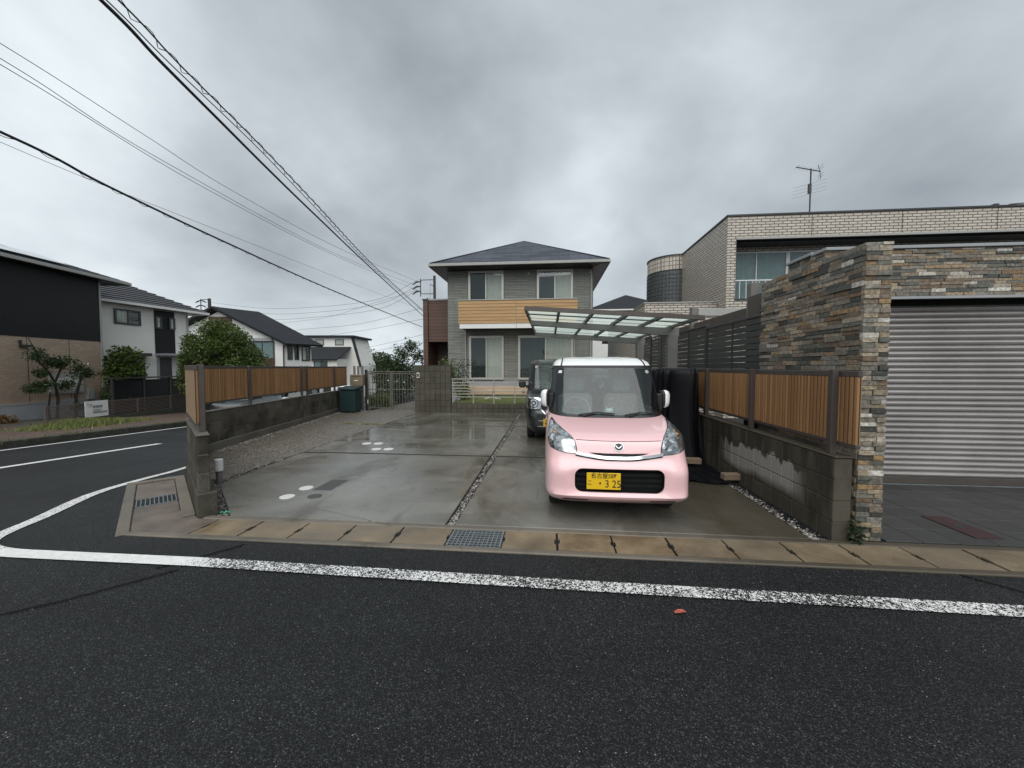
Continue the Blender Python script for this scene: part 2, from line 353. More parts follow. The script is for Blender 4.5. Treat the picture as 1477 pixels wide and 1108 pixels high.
M_GREYPOST = plain('grey_aluminium', (.17, .165, .155), .45, .3, .08)
M_STEEL = plain('galvanised_steel', (.20, .225, .235), .5, .4, .2, 20)
M_DARK = plain('dark_void', (.008, .008, .008), .8)
M_PIT = plain('pit_shade_and_filler', (.012, .011, .01), .9)  # near-black: shade painted into the pits, dark soil in the slab joints
M_SHUT = mk_piece('shutter_metal', [(0, (.40, .375, .365)), (1, (.44, .415, .40))], .33, 3, .12, .02, ((.26, .24, .225), .55), dscale=.9, metal=.55)
M_TILEDARK = mk_piece('dark_paving_tile', [(0, (.038, .04, .04)), (1, (.052, .054, .054))], .35, 40, .3, .15, ((.03, .03, .03), .4))
M_MAROON = plain('maroon_cover', (.042, .018, .02), .55, bump=.4, bscale=120)
M_GRAVEL = mk_piece('gravel_stone', [(0, (.07, .06, .055)), (.45, (.19, .17, .15)), (.8, (.34, .31, .28)), (1, (.60, .57, .53))], .55, 60, .3, .2)
M_WHITECAP = plain('white_plastic', (.62, .62, .60), .4, var=.06)
M_LIDMETAL = plain('cast_iron_lid', (.055, .055, .053), .6, .0, .2, 30, bump=.5, bscale=90)
M_BEIGETILE = brickmat('beige_wall_tile', .245, .082, (.60, .54, .46), (.50, .445, .375), (.10, .09, .078), .013, .45, .8, dirt=.12)
M_BEIGESMALL = brickmat('beige_stack_tile', .14, .17, (.58, .52, .44), (.50, .45, .38), (.085, .078, .066), .013, .45, .8, 0.0)
M_SIDING = brickmat('grey_stone_siding', .62, .072, (.255, .262, .235), (.185, .192, .17), (.105, .11, .097), .0075, .6, .9, dirt=.1)
M_BROWNTILE = brickmat('brown_wall_tile', .24, .085, (.45, .345, .255), (.36, .27, .20), (.29, .23, .18), .009, .6, .5, dirt=.12)
M_BLACKWALL = plain('black_siding', (.011, .012, .013), .5, bump=.2, bscale=18, spec=.25)
M_BROWNSIDE = brickmat('brown_board_siding', 3.1, .165, (.115, .062, .042), (.095, .05, .034), (.04, .022, .016), .006, .55, .6, dirt=.05)
M_WOODBOARD = mk_piece('tan_siding_board', [(0, (.40, .235, .095)), (1, (.47, .285, .12))], .55, 12, .3, .1, stretch=(.1, 1, 1))
M_DECK = mk_piece('deck_board', [(0, (.50, .345, .215)), (1, (.60, .43, .29))], .6, 12, .3, .1, stretch=(.1, 1, 1))
M_WHITEWALL = plain('white_render', (.70, .70, .67), .75, var=.05, scale=1.2, bump=.25, bscale=35)
M_CREAMWALL = plain('pale_render', (.72, .71, .665), .75, var=.05, scale=1.2, bump=.25, bscale=35)
M_FOUND = plain('foundation_grey', (.30, .31, .32), .75, var=.08, scale=2)
M_TRIM = plain('light_grey_trim', (.33, .33, .31), .5, var=.05)
M_WHITE = plain('white_trim', (.68, .68, .66), .45, var=.04)
M_DKTRIM = plain('dark_trim', (.03, .031, .032), .45, var=.1)
M_SASH = plain('champagne_sash', (.45, .44, .41), .4, .3, .05)
M_DKSASH = plain('dark_sash', (.06, .06, .058), .4, .3, .05)
def mk_roof(name, c1, c2, bw, bh, ms, bump=.8):
    t = NT(name); v = t.wallv(); b = t.n('ShaderNodeTexBrick'); t.put(b.inputs['Vector'], v); b.inputs['Scale'].default_value = 1
    b.inputs['Brick Width'].default_value = bw; b.inputs['Row Height'].default_value = bh; b.inputs['Mortar Size'].default_value = ms
    t.put(b.inputs['Color1'], c1); t.put(b.inputs['Color2'], c2); t.put(b.inputs['Mortar'], tuple(x*.4 for x in c1))
    c = t.mix(t.math('MULTIPLY', t.noise(t.pos(), 1.3, 4), .45), b.outputs['Color'], tuple(x*.6 for x in c1))
    return t.set(col=c, rough=.65, spec=.25, normal=t.bump(t.math('SUBTRACT', 1, b.outputs['Fac']), bump, .015))
M_ROOF = mk_roof('slate_roof', (.135, .15, .18), (.06, .068, .084), .36, .085, .006)
M_ROOFTILE = plain('dark_roof_tile', (.058, .058, .064), .4, var=.25, scale=9)
M_ROOFBLK = mk_roof('black_roof', (.030, .033, .038), (.024, .027, .031), .45, .07, .006)
M_SOLAR = plain('solar_glass', (.05, .06, .085), .12, var=.2, scale=3, coat=.6)
M_CURTDARK = plain('dark_curtain', (.028, .042, .042), .9, var=.1)
M_CURTAIN = plain('pale_curtain', (.50, .52, .48), .9, var=.06)
M_CURTDK = plain('teal_curtain', (.16, .235, .25), .9, var=.1)
M_ROOMDK = plain('dark_room', (.018, .022, .022), .9, var=.2)
def mk_glass(name, tint, refl=1.0, alpha=.0):
    t = NT(name); tr = t.n('ShaderNodeBsdfTransparent'); t.put(tr.inputs[0], tint); gl = t.n('ShaderNodeBsdfGlossy'); gl.inputs['Roughness'].default_value = .02; t.put(gl.inputs[0], (.9*refl, .95*refl, .95*refl))
    g_ = t.n('ShaderNodeNewGeometry'); cs = t.math('ABSOLUTE', t.vmath('DOT_PRODUCT', g_.outputs['Normal'], g_.outputs['Incoming'])); fr_ = t.math('ADD', .06, t.math('MULTIPLY', t.math('POWER', t.math('SUBTRACT', 1.0, cs, True), 4.0), .85)); m = t.n('ShaderNodeMixShader'); t.put(m.inputs[0], t.math('ADD', fr_, alpha)); t.t.links.new(tr.outputs[0], m.inputs[1]); t.t.links.new(gl.outputs[0], m.inputs[2])
    t.t.links.new(m.outputs[0], t.out.inputs[0]); return t.m
M_GLASS = mk_glass('window_glass', (.80, .83, .81), 1.0, .01)
M_CARGLASS = mk_glass('windscreen_glass', (.60, .72, .71), .8, .015)
M_SIDEGLASS = mk_glass('dark_car_glass', (.10, .12, .12), 1.0, .01)
def mk_glassblock():
    t = NT('glass_block'); r = t.rnd()
    return t.set(col=t.ramp(r, (0, (.045, .052, .052)), (1, (.062, .072, .072))), rough=.4, spec=.6)
M_GBLOCK = mk_glassblock()
def mk_poly():
    t = NT('frosted_polycarbonate'); d = t.n('ShaderNodeBsdfDiffuse'); t.put(d.inputs[0], (.85, .90, .86)); tl = t.n('ShaderNodeBsdfTranslucent'); t.put(tl.inputs[0], (.92, .97, .93)); tp = t.n('ShaderNodeBsdfTransparent'); t.put(tp.inputs[0], (.93, .98, .95))
    a = t.n('ShaderNodeMixShader'); a.inputs[0].default_value = .75; t.t.links.new(d.outputs[0], a.inputs[1]); t.t.links.new(tl.outputs[0], a.inputs[2])
    b = t.n('ShaderNodeMixShader'); b.inputs[0].default_value = .6; t.t.links.new(a.outputs[0], b.inputs[1]); t.t.links.new(tp.outputs[0], b.inputs[2]); t.t.links.new(b.outputs[0], t.out.inputs[0]); return t.m
M_POLY = mk_poly()
def mk_leaf(name, a, b, c):
    t = NT(name); r = t.rnd(); col = t.ramp(r, (0, a), (.5, b), (1, c)); 
    tl = t.n('ShaderNodeBsdfTranslucent'); t.put(tl.inputs[0], col); t.put(t.b.inputs['Base Color'], col); t.b.inputs['Roughness'].default_value = .45
    m = t.n('ShaderNodeMixShader'); m.inputs[0].default_value = .3; t.t.links.new(t.b.outputs[0], m.inputs[1]); t.t.links.new(tl.outputs[0], m.inputs[2]); t.t.links.new(m.outputs[0], t.out.inputs[0]); return t.m
M_LEAF1 = mk_leaf('bushy_leaf', (.022, .044, .010), (.062, .105, .020), (.145, .19, .036))
M_LEAF2 = mk_leaf('dark_leaf', (.014, .026, .012), (.024, .044, .018), (.045, .07, .026))
M_LEAFG = mk_leaf('garden_leaf', (.022, .042, .016), (.042, .075, .026), (.08, .12, .045))
M_LEAF3 = mk_leaf('light_leaf', (.05, .08, .02), (.09, .13, .035), (.16, .19, .06))
M_LEAFFAR = mk_leaf('far_leaf', (.022, .034, .022), (.034, .05, .03), (.05, .068, .04))
M_BARK = plain('bark', (.026, .021, .016), .85, var=.3, scale=14, bump=.6, bscale=30)
M_GRASS = mk_leaf('verge_grass', (.10, .125, .035), (.16, .19, .05), (.25, .27, .09))
M_LAWN = plain('lawn_turf', (.105, .125, .04), .9, var=.3, scale=12, bump=.8, bscale=60)
M_SOIL = plain('yard_soil', (.07, .06, .05), .9, var=.3, scale=3)
def mk_brickpath():
    t = NT('red_footpath_paving'); p = t.pos(); b = t.n('ShaderNodeTexBrick'); t.put(b.inputs['Vector'], p); b.inputs['Scale'].default_value = 1; b.inputs['Brick Width'].default_value = .2; b.inputs['Row Height'].default_value = .1; b.inputs['Mortar Size'].default_value = .006
    t.put(b.inputs['Color1'], (.13, .085, .065)); t.put(b.inputs['Color2'], (.095, .062, .05)); t.put(b.inputs['Mortar'], (.05, .042, .035))
    return t.set(col=b.outputs['Color'], rough=.6, normal=t.bump(t.math('SUBTRACT', 1, b.outputs['Fac']), .5, .01))
M_PATH = mk_brickpath()
M_KERB = plain('mossy_kerb', (.055, .055, .042), .85, var=.35, scale=5, bump=.5)
M_WIRE = plain('black_wire', (.012, .012, .013), .6)
M_POLE = plain('utility_pole', (.045, .044, .045), .8)
M_TARP = NT('black_tarpaulin'); M_TARP = M_TARP.set(col=(.0025, .0028, .0045), rough=.5, spec=.2)
def mk_paint(name, col, coatr=.06, drops=True):
    t = NT(name); p = t.objc(); f = t.noise(p, 260, 2)
    d = t.voro(p, 75); r = t.voro(p, 75, out='Color'); sp = t.n('ShaderNodeSeparateColor'); t.put(sp.inputs[0], r)
    bead = t.math('MULTIPLY', t.ramp(d, (.16, 1.0), (.40, 0.0)), t.math('GREATER_THAN', sp.outputs[0], .55))
    nb = t.bump(bead, .16, .004); t.put(t.b.inputs['Coat Normal'], nb)
    return t.set(col=col, rough=.30, coat=.9, coatr=coatr, spec=.5, normal=t.bump(bead, .05, .003))
M_PINK = mk_paint('pink_car_paint', (.82, .525, .535)); M_ROOFW = mk_paint('white_car_paint', (.80, .80, .79)); M_BLACKCAR = mk_paint('black_car_paint', (.006, .009, .009))
M_TRIMBLK = plain('black_plastic_trim', (.010, .010, .011), .45); M_GLOSSBLK = NT('gloss_black').set(col=(.008, .009, .01), rough=.12)
M_CHROME = NT('chrome').set(col=(.66, .67, .68), rough=.14, metal=1.0)
def mk_reflector():
    t = NT('headlight_reflector'); p = t.objc(); d = t.voro(p, 26, out='Color'); sp = t.n('ShaderNodeSeparateColor'); t.put(sp.inputs[0], d)
    return t.set(col=t.ramp(sp.outputs[0], (0, (.10, .11, .12)), (.5, (.45, .47, .48)), (1, (.85, .86, .87))), metal=.85, rough=.15, normal=t.bump(sp.outputs[1], .8, .02))
M_REFL = mk_reflector(); M_LENS = mk_glass('clear_lens', (.97, .98, .98), .9, -.03)
M_AMBER = plain('amber_indicator', (.75, .30, .06), .3)
M_RUBBER = plain('tyre_rubber', (.012, .012, .012), .8); M_RIM = plain('wheel_rim', (.35, .36, .37), .35, .8)
M_PLATE = NT('yellow_plate').set(col=(.72, .46, .012), rough=.4); M_PLATETXT = NT('plate_black').set(col=(.012, .010, .008), rough=.5)
M_SEAT = plain('grey_seat_cloth', (.42, .32, .32), .9, var=.15, scale=20); M_SEATLT = plain('striped_headrest_cloth', (.33, .36, .36), .9); M_DASH = plain('dashboard', (.13, .155, .155), .6); M_CABIN = plain('cabin_lining', (.30, .33, .33), .9)
M_GREENBOX = plain('dark_green_box', (.010, .028, .028), .5, var=.1)
M_MAILBOX = plain('bronze_mailbox', (.24, .19, .13), .4, .4, .06)
M_BRICK = plain('rough_brick', (.20, .145, .10), .85, var=.35, scale=45, bump=.8, bscale=70)
M_BOXPANEL = plain('notice_paper', (.36, .37, .31), .7, var=.15, scale=4)
M_LEAFRED = plain('fallen_leaf', (.42, .10, .06), .5, var=.2, scale=40)
M_GREENLITTER = plain('green_wrapper', (.02, .26, .16), .3)
M_FLOWER = plain('white_petal', (.75, .72, .70), .6)
M_REDPLANT = mk_leaf('reddish_leaf', (.16, .035, .02), (.20, .09, .03), (.10, .12, .03))

# ================================================================== GROUND
def road_sheet():
    xs = [-220, -140, -90, -60] + [-40+1.0*i for i in range(20)] + [-20+.5*i for i in range(16)] + [-12+.15*i for i in range(64)] + [-2.4+.8*i for i in range(1, 16)] + [12, 16, 24, 40, 80, 160]
    ys = [-120, -60, -30, -15, -6] + [-3, -1.5, 0] + [1+.15*i for i in range(80)] + [13+.5*i for i in range(28)] + [27+1.5*i for i in range(30)] + [75, 90, 120, 200]
    mb = MB(); mb.grid(lambda u, v: (u, v, zg(u, v)), xs, ys); o = mb.build('road', M_ASPH, None, fix=False); o['kind'] = 'structure'; smooth_angle(o, 60)
    xs = [-1500, -600, -300, -150, -60, 0, 60, 150, 300, 600, 1500]
    mb = MB(); mb.grid(lambda u, v: (u, v, -5.2), xs, xs); o = mb.build('ground', M_SOIL, None, fix=False); o['kind'] = 'structure'
road_sheet()
def strip(name, pts, wd, m, dz=.008, follow=True):     # a painted band along ground points
    mb = MB(); L = []
    for i, p in enumerate(pts):
        p = Vector((p[0], p[1], 0)); a = Vector((*pts[max(i-1, 0)][:2], 0)); b = Vector((*pts[min(i+1, len(pts)-1)][:2], 0))
        d = (b-a).normalized(); n = Vector((-d.y, d.x, 0)); W = wd[i] if isinstance(wd, list) else wd
        for q in (p+n*W/2, p-n*W/2): L.append(mb.P((q.x, q.y, zg(q.x, q.y)+dz)))
    for i in range(len(pts)-1): mb.f.append([L[2*i], L[2*i+1], L[2*i+3], L[2*i+2]])
    o = mb.build(name, m, None, fix=False); o['kind'] = 'structure'; return o
def densify(pts, step=.25):
    out = []
    for a, b in zip(pts, pts[1:]):
        a = Vector((*a, 0)); b = Vector((*b, 0)); k = max(1, int((b-a).length/step))
        out += [tuple((a+(b-a)*i/k)[:2]) for i in range(k)]
    return out+[pts[-1]]
def bez(a, b, c, d, n=14): return [tuple(sum(k*q[i] for k, q in zip(((1-t)**3, 3*t*(1-t)**2, 3*t*t*(1-t), t**3), (a, b, c, d))) for i in (0, 1)) for t in [j/n for j in range(n+1)]]
bend = bez((-4.35, 2.81), (-4.98, 2.79), (-5.16, 2.90), (-5.36, 3.42)) + bez((-5.36, 3.42), (-5.46, 3.68), (-5.70, 3.98), (-5.88, 4.36))[1:]
allp = [(14, 2.745), (8, 2.75), (3, 2.755), (0, 2.78), (-2.9, 2.825), (-4.2, 2.81)] + bend + [(-5.95, 4.62), (-5.97, 4.9), (-5.95, 5.18), (-5.90, 5.45), (-5.95, 6.0), (-6.4, 7.2), (-7.4, 10), (-9.5, 20), (-11, 30)]
_e = densify(allp, .15); strip('edge_line', _e, [.135 if y < 3.0 else min(.165, .135+(y-3)*.03) for x, y in _e], M_WORN)
strip('centre_line', densify([LF(-9.2, 3)[:2], LF(-9.25, 8)[:2], LF(-8.92, 11.2)[:2]]), .17, M_PAINT)
strip('far_edge_line', densify([LF(-11.85, -8)[:2], LF(-11.9, 11)[:2], LF(-11.9, 60)[:2]], 1.0), .12, M_PAINT)
strip('road_seam', densify([(-2.9, 2.70), (-3.3, 2.25), (-4.2, 1.55), (-6.5, -.6)], .3), .018, M_SEAM)
strip('road_seam', densify([(-2.72, 3.15), (-2.9, 2.92), (-3.1, 2.70)], .2), .02, M_SEAM, .007)
strip('road_seam', densify([(3.15, 3.2), (3.5, 2.85), (3.9, 2.4)], .3), .02, M_SEAM)
# ---- wet concrete parking slabs
drive = struct('driveway', (-1, 8, 0))
def slab(parent, name, poly, m, z1=.02, z0=-.12):
    mb = MB(); mb.prism([(x, y, z0) for x, y in poly], (0, 0, z1-z0)); o = mb.build(name, m, parent); md = o.modifiers.new('bevel', 'BEVEL'); md.width = .008; md.segments = 2; return o
rows = ((3.735, 6.66), (6.745, 10.10), (10.17, 13.08))
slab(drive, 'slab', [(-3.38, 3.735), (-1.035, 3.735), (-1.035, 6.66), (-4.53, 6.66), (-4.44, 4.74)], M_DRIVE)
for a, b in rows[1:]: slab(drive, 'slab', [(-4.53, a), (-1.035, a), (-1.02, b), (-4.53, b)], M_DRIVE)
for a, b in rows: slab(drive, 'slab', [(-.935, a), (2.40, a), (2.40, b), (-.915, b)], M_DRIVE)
for y0, y1 in ((6.66, 6.745), (10.10, 10.17)):
    for x0, x1 in ((-4.55, -1.04), (-.93, 2.4)): boxo('joint_filler', M_PIT, drive, x0, x1, y0-.002, y1+.002, -.1, .0165)
bed = MB(); bed.prism([(x, y, -.14) for x, y in ((-3.60, 3.75), (2.6, 3.75), (2.6, 13.1), (-7.35, 13.1), (-6.25, 6.4), (-5.0, 4.9))], (0, 0, .055)); bed.build('gravel_bed', M_PIT, drive)
path = struct('pebble_path', (-5.5, 10, 0))
def wallx(y): return -6.02-(y-4.85)*.1699
slab(path, 'slab', [(-4.60, 4.95), (-4.565, 6.69), (wallx(6.69), 6.69), (-5.6, 5.45), (-5.03, 4.9)], M_AGGR, .018)
for a, b in ((6.71, 10.13), (10.155, 13.5)): slab(path, 'slab', [(-4.565, a), (-4.565, b), (wallx(b), b), (wallx(a), a)], M_AGGR, .018)
slab(path, 'slab', [(-4.75, 13.52), (-4.6, 22), (-6.0, 22), (-6.4, 13.52)], M_AGGR, .03)
# ---- roadside drain: lids, gratings, edge kerbs
gut = struct('roadside_drain', (0, 3.5, 0))
mb = MB(); mb.cbox(-4.02, 14, 3.215, 3.285, -.2, .016, b=.008); mb.build('kerb_edge', M_EDGE, gut)
mb = MB(); mb.cbox(-3.62, 14, 3.645, 3.725, -.2, .018, b=.008); mb.build('kerb_edge', M_EDGE, gut)
boxo('drain_pit', M_PIT, gut, -3.9, 14, 3.285, 3.645, -.3, -.12)
def lidmesh(L, D):
    mb = MB(); g = .010; nn = .024
    pts = [(g, 0), (L-g, 0), (L-g, D*.36), (L-nn, D*.36), (L-nn, D*.64), (L-g, D*.64), (L-g, D), (g, D), (g, D*.64), (nn, D*.64), (nn, D*.36), (g, D*.36)]
    mb.prism([(x, y, -.085) for x, y in pts], (0, 0, .085)); return mb.mesh('drain_lid', M_LID)
lm = lidmesh(.5, .352)
for k in range(-6, 28):
    if k == -1: continue
    x = -.42+.5*k
    if k < -1: x -= 0
    if x < -3.5: continue
    o = addobj('drain_lid', lm, gut, (x + random.uniform(-.002, .002), 3.289, .013 + random.uniform(-.003, .003)))
def grating(x0, x1, y0, y1, nx, ny, T=None, z=.012):
    mb = MB(T); r = .0042
    for i in range(nx+1):
        x = x0+(x1-x0)*i/nx; mb.box(x-r, x+r, y0, y1, z-.02, z)
    for j in range(ny+1):
        y = y0+(y1-y0)*j/ny; mb.box(x0+r, x1-r, y-r, y+r, z-.024, z-.002)
    for (a, b, c, d) in ((x0-.012, x0, y0, y1), (x1, x1+.012, y0, y1)): mb.box(a, b, c, d, z-.03, z+.001)
    o = mb.build('drain_grating', M_STEEL, gut); return o
grating(-.905, -.435, 3.30, 3.635, 12, 7)
# side branch beside the short corner wall, running up the bend
DU = Vector((-.7479, .6638, 0)); DN = Vector((-.6638, -.7479, 0))     # along the corner wall, and out towards the road
D0 = Vector((-3.70, 3.66, 0)); DLEN = 1.79
def DF(u, v, z=0.0): p = D0 + DU*u + DN*v; return Vector((p.x, p.y, z))
slab(gut, 'corner_slab', [(-3.99, 3.288), (-3.43, 3.288), (-3.43, 3.642), (-3.66, 3.642), tuple(DF(.10, .006)[:2]), tuple(DF(.415, .115)[:2]), tuple(DF(.415, .495)[:2]), tuple(DF(.04, .495)[:2])], M_LIDGREY, .013, -.1)
mb = MB(DF); mb.cbox(.1, 2.02, .0, .11, -.2, .03, b=.008); mb.build('kerb_edge', M_EDGE, gut)
mb = MB(DF); mb.cbox(-.05, 2.05, .50, .60, -.35, .014, b=.008); mb.build('kerb_edge', M_EDGE, gut)
mb = MB(DF); mb.cbox(2.03, 2.13, .0, .60, -.35, .03, b=.01); mb.build('kerb_edge', M_EDGE, gut)
for k in range(4):
    mb = MB(DF); a = .42+.40*k
    if k == 1: grating(a+.03, a+.37, .13, .48, 1, 9, T=DF, z=.010); mb.box(a, a+.4, .12, .49, -.3, -.12); mb.build('drain_pit', M_PIT, gut); continue
    mb.cbox(a+.004, a+.396, .115, .495, -.1, .008, b=.006); mb.build('drain_lid', M_LIDGREY, gut)
# ---- neighbour's tiled apron in front of the shutter
ap = struct('garage_apron', (5, 4.6, 0)); tm = MB().cbox(0, .305, 0, .305, -.03, 0, b=.003).mesh('paving_tile', M_TILEDARK)
for i in range(12):
    for j in range(6): addobj('paving_tile', tm, ap, (3.06+.31*i, 3.745+.31*j, .02+random.uniform(-.001, .001)))
boxo('apron_base', M_PIT, ap, 3.03, 16, 3.735, 5.62, -.1, .005)
boxo('paving', M_TILEDARK, ap, 6.79, 16, 3.745, 5.6, 0, .02)
boxo('shutter_rail', M_STEEL, ap, 3.05, 16, 5.60, 5.66, 0, .028)
# ---- gravel strips (loose stones)
def stones(mb, n, fn, r0=.006, r1=.016):
    for _ in range(n):
        x, y, z = fn(); r = random.uniform(r0, r1); a = random.random()*6.28; k = random.uniform(.5, .9)
        q = [mb.P((x+r*math.cos(a+1.5708*i)*random.uniform(.7, 1.2), y+r*math.sin(a+1.5708*i)*random.uniform(.7, 1.2), z)) for i in range(4)]
        tp = mb.P((x+r*.2, y, z+r*k)); bt = mb.P((x, y, z-r*k))
        for i in range(4): mb.f.append([q[i], q[(i+1) % 4], tp]); mb.f.append([q[(i+1) % 4], q[i], bt])
mb = MB()
stones(mb, 4200, lambda: (random.uniform(-1.015, -.94), 3.74+9.3*random.random()**1.6, random.uniform(-.045, .013)))
stones(mb, 1900, lambda: (lambda y: (2.43+abs(random.gauss(0, .045)), y, random.uniform(-.02, .012)))(3.74+5*random.random()**1.3))
def tri():
    t = random.random(); a = random.random(); p = Vector((-3.40, 3.74, 0)).lerp(Vector((-4.60, 4.9, 0)), t) + Vector((-.70, -.70, 0))*a*.16
    return p.x, p.y, random.uniform(-.03, .01)
stones(mb, 1500, tri); stones(mb, 700, lambda: (lambda t: (-4.55+random.gauss(0, .05), 4.9+7*t*t, random.uniform(.005, .018)))(random.random()), .006, .014)
stones(mb, 500, lambda: (lambda y: (wallx(y)+.05+abs(random.gauss(0, .10)), y, .02))(random.uniform(6.6, 13)), .008, .02)
o = mb.build('gravel', M_GRAVEL, None, fix=False); o['kind'] = 'stuff'
# ---- covers set into the slabs
def disc(name, m, c, r, label, cat, group=None, z=.0205, h=.006):
    o = MB().cyl((c[0], c[1]), r, z-.01, z+h, 28).build(name, m, None); md = o.modifiers.new('bevel', 'BEVEL'); md.width = .003; md.segments = 2
    return tag(o, label, cat, group)
disc('inspection_cap', M_WHITECAP, (-3.15, 4.68), .085, 'round white drain cap beside the rectangular metal lid, farther of the near pair', 'drain cap', 'white drain caps in the parking slabs')
disc('inspection_cap', M_WHITECAP, (-3.17, 4.34), .085, 'round white drain cap nearest the pale bollard light', 'drain cap', 'white drain caps in the parking slabs')
disc('iron_cover', M_LIDMETAL, (-2.85, 4.39), .08, 'round dark iron cover in front of the rectangular metal lid', 'drain cover')
for (x, y), wd in zip(((-3.74, 7.56), (-3.50, 7.58), (-3.30, 7.06), (-3.07, 7.08)), ('far row, toward the mossy wall', 'far row, toward the gravel joint', 'front row, toward the mossy wall', 'front row, toward the gravel joint')):
    disc('inspection_cap', M_WHITECAP, (x, y), .095, 'white drain cap of four beside the puddle, ' + wd, 'drain cap', 'white drain caps in the parking slabs')
th = thing('meter_cover', 'rectangular steel meter lid flush in the front parking slab', 'meter lid', (-2.9, 4.84, .02))
boxo('frame', M_STEEL, th, -3.03, -2.77, 4.60, 5.08, .010, .0225); boxo('cover', M_LIDMETAL, th, -3.015, -2.785, 4.615, 5.065, .010, .0255)
th = thing('maroon_cover', 'maroon rectangular access cover in the dark tiled apron', 'access cover', (4.05, 4.15, .02))
boxo('cover', M_MAROON, th, 3.93, 4.17, 3.885, 4.41, .0, .026); boxo('handle', M_DKTRIM, th, 4.01, 4.09, 4.1, 4.2, .0255, .028)

# ================================================================== WALLS AND FENCES
def blockmesh(L, H, D, m, name='block', b=.005): return MB().cbox(0, L-.009, 0, D, 0, H-.009, b=b).mesh(name, m)
def rot2(v): return math.atan2(v.y, v.x)
def block_wall(parent, P0, ux, length, z0, rows, L, H, D, m, off=.5, core=True, zs=None):
    """courses of blocks from P0 along ux; thickness D to the left of ux"""
    a = rot2(ux); ms = {}
    nv = Vector((-ux.y, ux.x, 0))
    if core:
        mb = MB(lambda u, v, z: tuple((Vector(P0)+ux*u+nv*v)[:2])+(z,)); mb.box(.004, length-.004, .007, D-.007, z0, z0+rows*H-.006); mb.build('mortar', M_COPING, parent)
    for r in range(rows):
        cuts = [0.0]; x = L*(off if r % 2 else 1.0)
        while x < length-.06: cuts.append(x); x += L
        cuts.append(length)
        for c0, c1 in zip(cuts, cuts[1:]):
            k = round(c1-c0, 3)
            if k not in ms: ms[k] = blockmesh(k, H, D, m)
            p = Vector(P0)+ux*(c0+.003)+nv*0
            addobj('block', ms[k], parent, (p.x, p.y, z0+r*H+.003), a)
# right boundary wall: inner face x = 2.60
rw = thing('block_wall', 'low grey block wall with pale streaky stain under the fence beside the pink car', 'block wall', (2.68, 5.5, 0))
block_wall(rw, (2.755, 3.745, 0), Vector((0, 1, 0)), 9.3, -.02, 4, .197, .197, .155, M_BLOCK2, 1.0)
boxo('coping', M_COPING, rw, 2.597, 2.759, 3.74, 13.05, .768, .785, b=.005)
# left boundary wall with its footing ledge
WU = Vector((-.1673, .9859, 0)); WN = Vector((-.9859, -.1673, 0)); W0 = Vector((-6.20, 5.85, 0))
def WF(u, v, z=0.0): p = W0+WU*u+WN*v; return Vector((p.x, p.y, z))
lw = thing('block_wall', 'long mossy grey block wall carrying the brown fence along the pebble path', 'block wall', tuple(WF(3.5, 0)))
mb = MB(WF); mb.cbox(.55, 7.9, -.035, .2, -.9, .165, b=.01); mb.build('footing', M_COPING, lw)
block_wall(lw, tuple(WF(.55, 0)), WU, 7.35, .165, 3, .40, .197, .15, M_BLOCK, .5)
mb = MB(WF); mb.cbox(.55, 7.9, -.006, .156, .756, .772, b=.004); mb.build('coping', M_COPING, lw)
# short wall on the bend
dw = thing('block_wall', 'short stepped block wall standing on the bend beside the small drain grating', 'block wall', tuple(DF(.9, -.1)))
mb = MB(DF); mb.cbox(-.05, 1.80, -.185, -.003, -.5, .265, b=.01); mb.build('footing', M_BLOCK, dw)
def neg_wall():
    a = rot2(DU); nv = -DN; ms = {}
    mb = MB(DF); mb.box(.005, DLEN-.005, -.12, -.032, .265, .86); mb.build('mortar', M_COPING, dw)
    for r in range(3):
        cuts = [0.0]; x = .40 if r % 2 else .20
        while x < DLEN-.06: cuts.append(x); x += .40
        cuts.append(DLEN)
        for c0, c1 in zip(cuts, cuts[1:]):
            mb = MB(DF); mb.cbox(c0+.003, c1-.003, -.127, -.025, .268+.2*r, .462+.2*r, b=.005); mb.build('block', M_BLOCK, dw)
    mb = MB(DF); mb.cbox(-.010, DLEN, -.134, -.016, .866, .885, b=.006); mb.build('coping', M_COPING, dw)
    # the wall turns to meet the long one
    c0 = DF(DLEN-.05, -.10); c1 = WF(.56, .0)
    ux = (c1-c0); L_ = ux.length; ux.normalize(); nv = Vector((-ux.y, ux.x, 0))
    mb = MB(lambda u, v, z: tuple((c0+ux*u+nv*v)[:2])+(z,)); mb.cbox(-.02, L_, -.05, .05, -.6, .80, b=.005); mb.build('return_wall', M_BLOCK, dw)
neg_wall()
